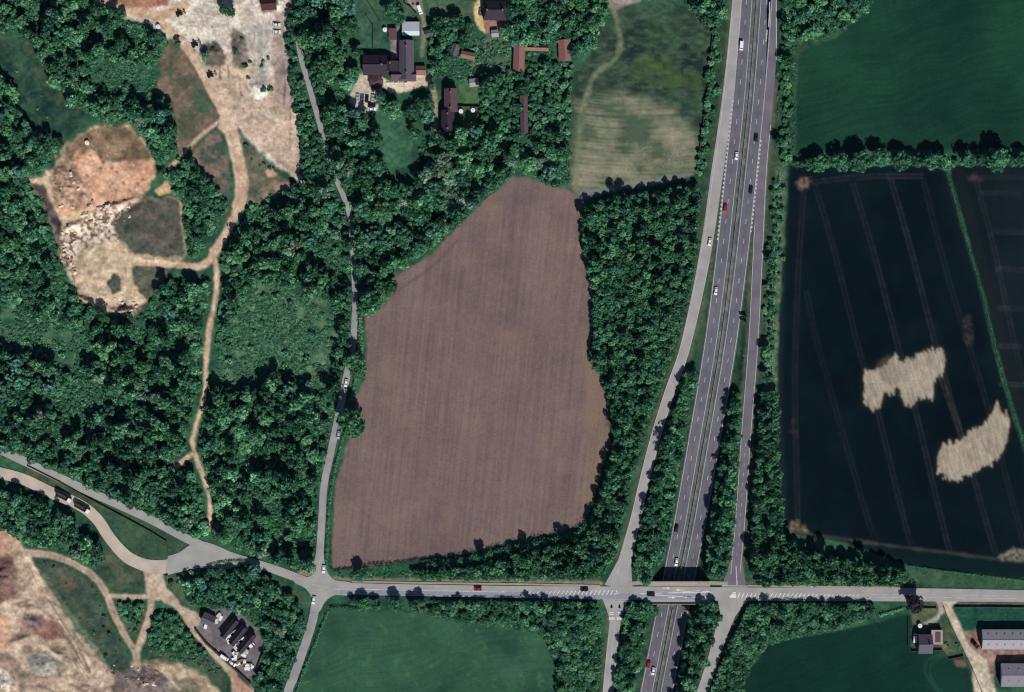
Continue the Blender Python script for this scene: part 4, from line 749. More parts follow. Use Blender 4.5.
wallrun('fence', 'garden fence crossing the inn lawn', 'fence', [(366, 0), (374, 12), (380, 22)], 1.3, .2); wallrun('fence', 'straight garden fence north of the inn hall', 'fence', [(366, 16), (373, 26), (373, 40), (373, 53)], 1.3, .2)
wallrun('wall', 'curved garden wall beside the inn drive', 'wall', [(405, 4), (411, 8), (416, 14), (419, 22)], 1.8, .35); wallrun('fence', 'dark fence between the two cottage gardens', 'fence', [(457, 106.5), (479, 107.5)], 1.8, .3)
wallrun('fence', 'thin dark fence along the farm track', 'fence', [(944, 608), (950, 624), (960, 644), (972, 668), (982, 692)], 1.3, .25); wallrun('fence', 'fence south of the farm house plot', 'fence', [(912, 651), (942, 650), (948, 659), (963, 656)], 1.3, .25)
wallrun('fence', 'fence on the west side of the farm house', 'fence', [(908, 618), (908, 645)], 1.2, .2); wallrun('fence', 'fence dividing the farm verge from the meadow', 'fence', [(955, 607), (990, 607), (1084, 608)], 1.3, .3)
wallrun('fence', 'fence round the drive of the farm house', 'fence', [(921, 608), (936, 608)], 1.2, .2); wallrun('fence', 'roadside fence beside the grass triangle', 'fence', [(28, 466), (60, 482), (92, 500), (122, 516), (150, 531), (166, 541), (168, 552)], 1.1, .3)
wallrun('retaining_wall', 'dark revetment on the bridge approach by the west ramp', 'wall', [(648, 582), (652, 580.5)], 1.0, .4, m_conc)
# ---------------------------------------------------------------- vehicles
m_tyre = mat('tyre_rubber', (26, 26, 28), .9); m_rim = mat('wheel_rim', (150, 150, 155), .4, metal=.5); m_lamp = mat('lamp_glass', (225, 225, 215), .2); m_dglass = mat('tinted_glass', (22, 26, 34), .12, spec=.7)
def carpaint(n, c): return mat('paint_'+n, c, .35, var=.03, spec=.5)
PAINT = {'white': (226, 226, 226), 'red': (150, 34, 34), 'black': (24, 24, 28), 'silver': (164, 168, 174), 'blue': (60, 84, 130), 'grey': (92, 96, 104)}
def make_car(colour, van=False):
    p_ = carpaint(colour, PAINT[colour]); o = bpy.data.objects.new('van' if van else 'car', None); COL.objects.link(o); L = 2.3 if not van else 2.7; w = .92 if not van else 1.0
    prof = [(-L, .35), (-L, .8), (-L+.25, .95), (-L+1.25, 1.02), (L-.6, 1.05), (L-.05, .95), (L, .4)] if not van else [(-L, .35), (-L, 1.0), (-L+.7, 1.25), (-L+1.3, 2.0), (L, 2.0), (L, .35)]
    b = MB(); n = len(prof)                                       # front of the car points to -y
    for x, k in ((-w, 1), (-w*.96, 1), (w*.96, 1), (w, 1)): pass
    b.v = [(-w, a, z) for a, z in prof]+[(w, a, z) for a, z in prof]; b.f = [tuple(range(n)), tuple(range(2*n-1, n-1, -1))]+[(k, (k+1) % n, n+(k+1) % n, n+k) for k in range(n)]
    b.build('body', p_, o, .08)
    if not van:
        MB().prism([(-.84, -1.1), (.84, -1.1), (.84, 1.75), (-.84, 1.75)], 1.0, 1.36, [(-.66, -.45), (.66, -.45), (.66, 1.3), (-.66, 1.3)]).build('windows', m_dglass, o)
        MB().prism([(-.66, -.42), (.66, -.42), (.66, 1.28), (-.66, 1.28)], 1.362, 1.43, [(-.6, -.32), (.6, -.32), (.6, 1.18), (-.6, 1.18)]).build('roof', p_, o)
    else:
        MB().prism([(-.9, -2.05), (.9, -2.05), (.85, -1.5), (-.85, -1.5)], 1.2, 1.92, [(-.8, -1.6), (.8, -1.6), (.8, -1.4), (-.8, -1.4)]).build('windscreen', m_dglass, o)
    for sx_ in (-1, 1):
        for sy in (-.62, .62):
            wh_ = MB().cyl(sx_*w-.12, sy*L, .32, .32, .24, 12, 'x').build('wheel', m_tyre, o); MB().cyl(sx_*w-.13, sy*L, .32, .18, .26, 10, 'x').build('rim', m_rim, wh_)
        MB().box(sx_*.65-.2, sx_*.65+.2, -L-.03, -L+.12, .62, .78).build('headlight', m_lamp, o)
    o.location = (0, 0, -50); return o
PROTO = {}
def car(px, py, heading, colour, label, van=False, group=None, z=None):
    """heading: compass degrees the front points to"""
    key = (colour, van)
    o = make_car(colour, van) if key not in PROTO else copytree(PROTO[key]); PROTO.setdefault(key, o)
    x, y = W(px, py); o.location = (x, y, (float(hgt(px, py)) if z is None else z)); o.rotation_euler = (0, 0, R(180-heading)); return tag(o, label, 'van' if van else 'car', group)
zr = ROADZ+.01
def rcar(px, py, hd, c, lab, van=False, grp='cars driving on the roads'): return car(px, py, hd, c, lab, van, grp, z=float(hgt(px, py))+ROADZ+.03)
rcar(741.3, 46, 184, 'white', 'white van, northernmost vehicle on the west carriageway', True)
rcar(736.5, 156, 187, 'white', 'white car on the west carriageway west of the hay field hedge'); rcar(756, 138, 7, 'black', 'black car, northernmost on the east carriageway'); rcar(750.8, 190, 7, 'black', 'dark car on the east carriageway above the plantation corner')
rcar(725, 208, 187, 'red', 'red car beside the west gore markings'); rcar(709.8, 242, 190, 'white', 'white car leaving on the north west slip road'); rcar(716, 291, 189, 'white', 'white car in the west carriageway near the first road sign')
rcar(677, 529.5, 192, 'black', 'dark car north of the bridge on the west carriageway'); rcar(677.3, 563, 191, 'white', 'white car about to enter the bridge shadow'); rcar(649, 666, 191, 'red', 'red car south of the bridge on the west carriageway'); rcar(654, 672.5, 191, 'white', 'white car overtaking beside the red car south of the bridge')
c0 = float(ROADZ+.06)
car(346.3, 383, 190, 'white', 'white car driving down the lane between two trees', group='cars driving on the roads', z=ROADZ+.06); car(338.7, 435, 190, 'silver', 'silver car half under the big lane tree', group='cars driving on the roads', z=ROADZ+.06); car(324, 569, 185, 'white', 'white car waiting at the mouth of the lane', group='cars driving on the roads', z=ROADZ+.06)
car(314, 600, 190, 'white', 'white car leaving the crossroads southwards', group='cars driving on the roads', z=ROADZ+.05); car(478, 588.8, 270, 'red', 'red car on the cross road beside the ploughed field', group='cars driving on the roads', z=ROADZ+.07); car(584.5, 589.5, 270, 'black', 'black car on the cross road west of the slip road', group='cars driving on the roads', z=ROADZ+.07); car(651, 594.5, 90, 'black', 'black car on the west end of the bridge', group='cars driving on the roads', z=ROADZ+.07)
for k, (a, b, c, l) in enumerate(((357.8, 97.5, 'silver', 'silver car, first from the west in the inn car park'), (362.3, 98.5, 'blue', 'blue car, second from the west in the inn car park'), (367, 99, 'black', 'black car, third from the west in the inn car park'), (372.8, 98.5, 'silver', 'silver car, fourth from the west in the inn car park'))): car(a, b, 4, c, l, group='cars parked at the inn', z=float(hgt(a, b))+.05)
car(372, 104.5, 92, 'black', 'dark car parked crosswise below the inn car row', group='cars parked at the inn'); car(372, 109.3, 92, 'white', 'white car parked crosswise at the bottom of the inn car park', group='cars parked at the inn')
car(419.8, 10, 160, 'white', 'white van on the inn drive by the curved wall', True); car(443, 132, 95, 'white', 'white car south of the cottage terrace'); car(480.8, 12, 5, 'grey', 'grey car on the yellow forecourt of the villa'); car(224.5, 657.5, 125, 'white', 'white van by the yard boundary wall', True, z=float(hgt(224, 657))+.2)
car(232.5, 663.5, 125, 'white', 'white car south of the white van in the yard', z=float(hgt(232, 663))+.2); car(914.8, 638, 5, 'white', 'white van parked against the west wall of the farm house', True); car(276.8, 25, 95, 'white', 'white pickup on the quarry edge, the northern one'); car(277, 32, 95, 'white', 'second white car on the quarry edge, the southern one'); car(320, 172.5, 5, 'white', 'white van parked in the scrub north of the lane bend', True)
for k, (a, b) in enumerate(((231, 633), (233.5, 630.5), (239.5, 640), (242, 637.5), (247, 647), (249.5, 644.5))):
    car(a+1.4, b+1.6, 51, ('white', 'silver', 'grey', 'white', 'silver', 'white')[k], '%s van parked beside the narrow yard sheds, %s from the north west' % (('white', 'silver', 'grey', 'white', 'silver', 'white')[k], ('first', 'second', 'third', 'fourth', 'fifth', 'sixth')[k]), True, 'vans parked between the yard sheds', z=float(hgt(a, b))+.2)
# tipper lorries
m_black = mat('black_steel', (30, 26, 28), .6)
def lorry(px, py, hd, label, cat='lorry', cabc=m_white2, group='lorries on the quarry road', z=None, name='tipper_lorry'):
    o = thing(name, label, cat, px, py, 180-hd, group, z=(ROADZ+.03 if z is None else z))
    MB().box(-1.2, 1.2, -2.0, 5.6, .6, 1.0).build('chassis', m_black, o)
    b = MB(); b.box(-1.25, 1.25, -1.7, 5.8, 1.0, 1.2).box(-1.25, -1.12, -1.7, 5.8, 1.2, 2.9).box(1.12, 1.25, -1.7, 5.8, 1.2, 2.9).box(-1.12, 1.12, -1.7, -1.56, 1.2, 3.1).box(-1.12, 1.12, 5.66, 5.8, 1.2, 2.9).build('tipper_body', m_black, o)
    MB().box(-1.1, 1.1, -1.55, 5.6, 1.2, 2.2).build('load', mat('gravel_load', (70, 56, 52), .95, bump=.1), o)
    c = MB().box(-1.2, 1.2, -4.2, -2.0, .6, 3.0).build('cab', cabc, o, .12); MB().box(-1.05, 1.05, -4.26, -4.2, 1.7, 2.6).build('windscreen', m_dglass, c)
    for y in (-3.2, 2.2, 3.5, 4.8):
        for s_ in (-1, 1): MB().cyl(s_*1.1-.15, y, .5, .5, .3, 14, 'x').build('wheel', m_tyre, o)
    return o
lorry(65.5, 497.5, 119, 'dark tipper lorry with pale cab, the rear one on the quarry road'); lorry(84, 508.5, 119, 'dark tipper lorry with pale cab, the front one on the quarry road')
for a, b, h_, l in ((180, 14, 65, 'small dark tipper at the top of the quarry floor'), (195.5, 45, 60, 'dark machine beside the haul road near the grey heap'), (211, 75.5, 70, 'dark machine beside the haul road at the sand bays'), (974.5, 644, 140, 'dark red farm tractor beside the north barn')):
    o = thing('loader' if b < 600 else 'tractor', l, 'digger' if b < 600 else 'tractor', a, b, 180-h_, None, z=float(hgt(a, b))+.1)
    mc = m_black if b < 600 else mat('tractor_red', (92, 30, 28), .6)
    MB().box(-.9, .9, -1.2, 2.2, .7, 1.6).build('body', mc, o, .1); MB().prism([(-.75, -.6), (.75, -.6), (.75, .9), (-.75, .9)], 1.6, 2.8, [(-.65, -.4), (.65, -.4), (.65, .7), (-.65, .7)]).build('cab', m_dglass, o)
    MB().prism([(-1.3, -3.6), (1.3, -3.6), (1.2, -2.7), (-1.2, -2.7)], .2, 1.0).build('bucket', mat('steel_worn', (120, 96, 60), .6), o); MB().box(-.7, -.5, -2.8, -.6, .8, 1.0).box(.5, .7, -2.8, -.6, .8, 1.0).build('loader_arm', mc, o)
    for y in (-.8, 1.5):
        for s_ in (-1, 1): MB().cyl(s_*1.0-.2, y, .7, .7, .4, 14, 'x').build('wheel', m_tyre, o)
# road signs in the east gore, with legs
for k, (a, b, l) in enumerate(((744, 317.5, 'large direction sign on posts in the east gore, the northern one'), (744.5, 323.5, 'direction sign on posts in the east gore, the southern one'))):
    o = thing('road_sign', l, 'road sign', a, b, 174)
    MB().box(-1.9, 1.9, -.06, .06, 1.4, 3.6).build('sign_panel', mat('sign_back', (70, 74, 78), .5), o)
    for s_ in (-1, 1): MB().cyl(s_*1.2, .14, -.3, .07, 3.9, 8).build('post', m_steel, o)
for a, b, l in ((743.5, 355.5, 'small marker post board beside the east slip, the northern one'), (744, 361, 'small marker post board beside the east slip, the southern one')):
    o = thing('marker_post', l, 'marker', a, b); MB().box(-.35, .35, -.04, .04, .9, 1.7).build('board', m_white2, o); MB().cyl(0, .09, -.2, .05, 1.8, 8).build('post', m_steel, o)
def lamp(px, py, rot, label):
    o = thing('street_lamp', label, 'street lamp', px, py, rot, 'street lamps on the bridge approaches', z=.2); MB().cyl(0, 0, 0, .1, 9, 8, r2=.06).build('pole', m_steel, o); MB().cyl(0, 0, 8.9, .05, 1.6, 6, 'y').build('arm', m_steel, o); MB().box(-.15, .15, 1.4, 2.1, 8.85, 9.02).build('lamp_head', m_steel, o, .03)
lamp(647.5, 586, 180, 'slim lamp post at the west end of the bridge'); lamp(704.5, 583.5, 180, 'slim lamp post at the east end of the bridge')
# tables and parasols on the inn terrace
for k, (a, b) in enumerate(((388, 83.5), (392, 83.5), (396.5, 83.8), (401, 84), (406, 84))):
    o = thing('picnic_table', 'white picnic table on the inn terrace, %s from the west' % ('first', 'second', 'third', 'fourth', 'fifth')[k], 'table', a, b, 0, 'white picnic tables on the inn terrace', z=float(hgt(a, b))+.02)
    MB().box(-1.0, 1.0, -.45, .45, .7, .78).build('tabletop', m_white2, o)
    for s_ in (-1, 1): MB().box(-1.0, 1.0, s_*.8-.16, s_*.8+.16, .42, .48).build('bench', m_white2, o); MB().box(s_*.7-.06, s_*.7+.06, -.85, .85, 0, .7).build('leg', m_wood, o)
# white bits in the storage yard: crates, sacks, tanks
for k in range(24):
    a = 233+rng.random()*20; b = 655+(a-233)*.75+(rng.random()-.5)*10
    if not inside([(228, 652), (240, 645), (262, 650), (252, 680), (246, 678)], np.array([a]), np.array([b]))[0]: continue
    w = .6+rng.random()*.8; o = thing('crate', 'pale crate in the cluttered south corner of the yard', 'crate', a, b, rng.random()*90, 'crates in the cluttered south corner of the yard', z=float(hgt(a, b))+.2)
    MB().box(-w, w, -w*.7, w*.7, .1, .9+.5*rng.random()).build('box', [m_white2, m_render, m_wood, m_white2][k % 4], o, .05); MB().box(-w, w, -w*.7, -w*.5, 0, .1).box(-w, w, w*.5, w*.7, 0, .1).build('skid', m_wood, o)
for k, (a, b) in enumerate(((219, 615), (221, 618), (206, 626), (217, 621), (229, 641), (227, 637), (236, 648), (238, 645), (244, 655), (246, 652))):
    o = thing('waste_skip', 'pale waste skip in the storage yard, %s counting from the office hut' % ('first', 'second', 'third', 'fourth', 'fifth', 'sixth', 'seventh', 'eighth', 'ninth', 'tenth')[k], 'skip', a, b, 50+13*k, 'skips around the yard sheds', z=float(hgt(a, b))+.2)
    m = m_white2 if k % 3 else m_render; sk = MB(); sk.prism([(-1.0, -.7), (1.0, -.7), (1.0, .7), (-1.0, .7)], 0, 1.1, [(-1.5, -.85), (1.5, -.85), (1.5, .85), (-1.5, .85)]); sk.build('skip_body', m, o); MB().box(-1.55, 1.55, -.9, .9, 1.1, 1.18).build('lid', m, o)
for a, b, l in ((87.5, 143, 'white tank on the north rim of the orange quarry pit'), (158.5, 27, 'white tank where the haul road enters the trees'), (9.5, 24, 'white tank in the north west clearing'), (461, 111.5, 'round white garden tank by the cottage terrace'), (473, 110.5, 'small white garden tank in the south cottage garden'), (385, 30, 'square white tank on the inn lawn'), (919.5, 625.5, 'round white oil tank north of the farm house')):
    o = thing('water_tank', l, 'tank', a, b, 20); MB().cyl(0, 0, .2, 1.3, 1.7, 16).build('tank_body', m_white2, o); MB().cyl(0, 0, 1.9, .4, .2, 12).build('lid', m_render, o); MB().box(-1, 1, -1, 1, -.2, .2).build('plinth', m_conc, o)
# quarry boulders
def boulder(px, py, r, m):
    o = thing('boulder', 'pale limestone boulder' , 'boulder', px, py); b = bmesh.new(); bmesh.ops.create_icosphere(b, subdivisions=2, radius=r)
    sd = rng.random(3)*9
    for v in b.verts:
        k = .75+.5*math.sin(v.co.x*2.1/r+sd[0])*math.sin(v.co.y*2.7/r+sd[1])*math.cos(v.co.z*2/r+sd[2]); v.co *= k; v.co.z *= .7
    me = bpy.data.meshes.new('boulder'); b.to_mesh(me); b.free(); me.materials.append(m); bo = bpy.data.objects.new('boulder', me); COL.objects.link(bo); bo.location = o.location; bpy.data.objects.remove(o); bo.rotation_euler = (0, 0, rng.random()*6); return bo
m_rock = mat('limestone', (206, 190, 172), .95, var=.12, bump=.05); m_rock2 = mat('brown_rock', (138, 112, 98), .95, var=.15, bump=.05)
RK = [(62+rng.random()*14, 226+rng.random()*62) for _ in range(30)]+[(80+rng.random()*50, 205+rng.random()*22) for _ in range(30)]+[(78+rng.random()*60, 298+rng.random()*14) for _ in range(18)]+[(55+rng.random()*40, 170+rng.random()*38) for _ in range(10)]
k = 0
for a, b in RK:
    if qp[np.searchsorted(gy, b), np.searchsorted(gx, a)] < .8: continue
    m = m_rock if rng.random() < .65 else m_rock2; o = boulder(a, b, .7+rng.random()*1.3, m)
    zn = 'on the western lip of the quarry pit' if a < 78 and b > 220 else ('along the southern rim of the quarry pit' if b > 290 else ('on the orange slope of the quarry pit' if b < 204 else 'across the middle ledge of the quarry pit'))
    tag(o, ('pale' if m is m_rock else 'brown')+' rough boulder '+zn, 'boulder', 'boulders '+zn)
for i in range(26):
    a, b = 108+rng.random()*50, 664+rng.random()*26; tag(boulder(a, b, .5+rng.random()*1.1, m_rock2 if i % 3 else m_rock), ('brown' if i % 3 else 'pale')+' boulder on the grey heap where the two dirt tracks meet', 'boulder', 'boulders on the grey heap')

# ---------------------------------------------------------------- trees
m_bark = mat('bark', (84, 74, 66), .95, var=.2)
LM = {'dark': leafmat('leaf_dark', (40, 84, 62), (98, 154, 114)), 'mid': leafmat('leaf_mid', (54, 104, 74), (140, 198, 146)), 'pale': leafmat('leaf_pale', (84, 116, 96), (160, 188, 160)), 'bluish': leafmat('leaf_bluish', (46, 88, 76), (112, 166, 142)), 'purple': leafmat('leaf_purple', (40, 38, 48), (72, 66, 78))}
def crown_geo(nl, per, lobe_r, height, base, seed, leaf=.14, flat_=.55, core=True, poplar=False):
    """leaf clumps spread over many lobes; unit crown radius 1, total height given"""
    g = np.random.default_rng(seed); V_, F_, T_ = [], [], []
    cz = (height+base)/2; hz = (height-base)/2
    for i in range(nl):
        u = g.random()*2*math.pi; v = math.sqrt(g.random()); top = g.random()
        rr = (1-lobe_r*.75)*v
        c = np.array([rr*math.cos(u)*(.85+.3*g.random()), rr*math.sin(u)*(.85+.3*g.random()), 0])
        dome = math.sqrt(max(0, 1-rr*rr)); c[2] = cz+hz*(dome*(.55+.45*top)-.35*(top < .25))-lobe_r*.7
        lr = lobe_r*(.6+.7*g.random()); tone0 = g.random()**1.3*.85
        n = per
        d = g.normal(size=(n, 3)); d[:, 2] = d[:, 2]*.9+.35; d /= np.linalg.norm(d, axis=1)[:, None]
        P_ = c+d*lr*(.72+.4*g.random((n, 1)))*np.array([1, 1, .85])
        nr = d+g.normal(size=(n, 3))*.26; nr /= np.linalg.norm(nr, axis=1)[:, None]
        a = np.cross(nr, g.normal(size=(n, 3))); a /= np.linalg.norm(a, axis=1)[:, None]; b = np.cross(nr, a)
        s_ = leaf*(.55+.8*g.random((n, 1)))
        q = np.stack([P_-a*s_-b*s_*.5, P_-b*s_*.9+a*s_*.2, P_+a*s_+b*s_*.35, P_+b*s_*.9-a*s_*.3], 1)
        k = len(V_)*4 if False else sum(len(x) for x in V_); V_.append(q.reshape(-1, 3)); F_.append(np.arange(n*4).reshape(-1, 4)+k); T_.append(np.repeat(np.clip(tone0+g.normal(size=n)*.16, 0, 1), 4))
    return np.concatenate(V_), np.concatenate(F_), np.concatenate(T_)
def core_geo(height, base, seed, k=.72):
    g = np.random.default_rng(seed); b = bmesh.new(); bmesh.ops.create_icosphere(b, subdivisions=3, radius=1)
    cz = (height+base)/2; hz = (height-base)/2; ph = g.random(6)*6
    for v in b.verts:
        d = 1+.16*math.sin(4*v.co.x+ph[0])*math.sin(4.4*v.co.y+ph[1])+.12*math.sin(7*v.co.x+ph[2])*math.sin(6*v.co.z+ph[3])
        v.co = v.co*d*k; v.co.z = cz+v.co.z*hz
    vs_ = [tuple(v.co) for v in b.verts]; fs = [[v.index for v in f.verts]+[f.verts[0].index] for f in b.faces]; b.free(); return vs_, fs
def crown_mesh(name, m, *a, **k):
    V_, F_, T_ = crown_geo(*a, **k); me = npmesh(name, V_, F_, m, extra=T_); return me
def trunk_mesh(h, r, seed):
    g = np.random.default_rng(seed); b = MB(); b.cyl(0, 0, -.15, r, h*.55, 8, r2=r*.6)
    for k in range(5):
        u = k*1.25+g.random(); z0 = h*(.28+.05*k); i = len(b.v); tip = np.array([math.cos(u)*.5, math.sin(u)*.5, z0+h*.28]); s0 = np.array([0, 0, z0]); w = r*.4
        for c, q in ((s0, w), (tip, w*.3)):
            for j in range(5): b.v.append((c[0]+q*math.cos(j*1.2566), c[1]+q*math.sin(j*1.2566), c[2]))
        b.f += [(i+j, i+(j+1) % 5, i+5+(j+1) % 5, i+5+j) for j in range(5)]
    return b.mesh('trunk', m_bark)
SHAPES = {'broad': dict(nl=44, per=44, lobe_r=.27, height=1.95, base=.3, leaf=.085), 'round': dict(nl=24, per=38, lobe_r=.35, height=2.3, base=.4, leaf=.115), 'small': dict(nl=12, per=32, lobe_r=.46, height=2.9, base=.6, leaf=.155), 'bush': dict(nl=11, per=22, lobe_r=.42, height=1.05, base=.0, leaf=.17)}
KINDS = {}                                 # (shape, tone, seed) -> (crown mesh, trunk mesh)
for sh, nseed in (('broad', 3), ('round', 3), ('small', 3), ('bush', 2)):
    tr = trunk_mesh(SHAPES[sh]['height'], .075, 5)
    for tn in ('dark', 'mid', 'pale', 'bluish') if sh != 'bush' else ('dark', 'mid', 'pale'):
        for sd in range(nseed if tn in ('dark', 'mid') else 1): KINDS[(sh, tn, sd)] = (crown_mesh('crown', LM[tn], seed=sd*17+len(KINDS), **SHAPES[sh]), tr)
KINDS[('broad', 'purple', 0)] = (crown_mesh('crown', LM['purple'], seed=91, **SHAPES['broad']), trunk_mesh(1.55, .075, 5))
def tree(px, py, r_px, shape, tone, label, cat='tree', group=None, name='broadleaf_tree', hs=1.0):
    key = (shape, tone, random.randrange(9)); 
    while key not in KINDS: key = (shape, tone, random.randrange(3))
    cm, tmh = KINDS[key]; o = bpy.data.objects.new(name, None); COL.objects.link(o); x, y = W(px, py); o.location = (x, y, float(hgt(px, py))-.05); o.empty_display_size = 1
    s_ = r_px*S*1.12; o.scale = (s_, s_, s_*hs/1.12); o.rotation_euler = (0, 0, random.random()*6.28); tag(o, label, cat, group)
    link('crown', cm, o); 
    link('trunk', tmh, o)
    return o, key
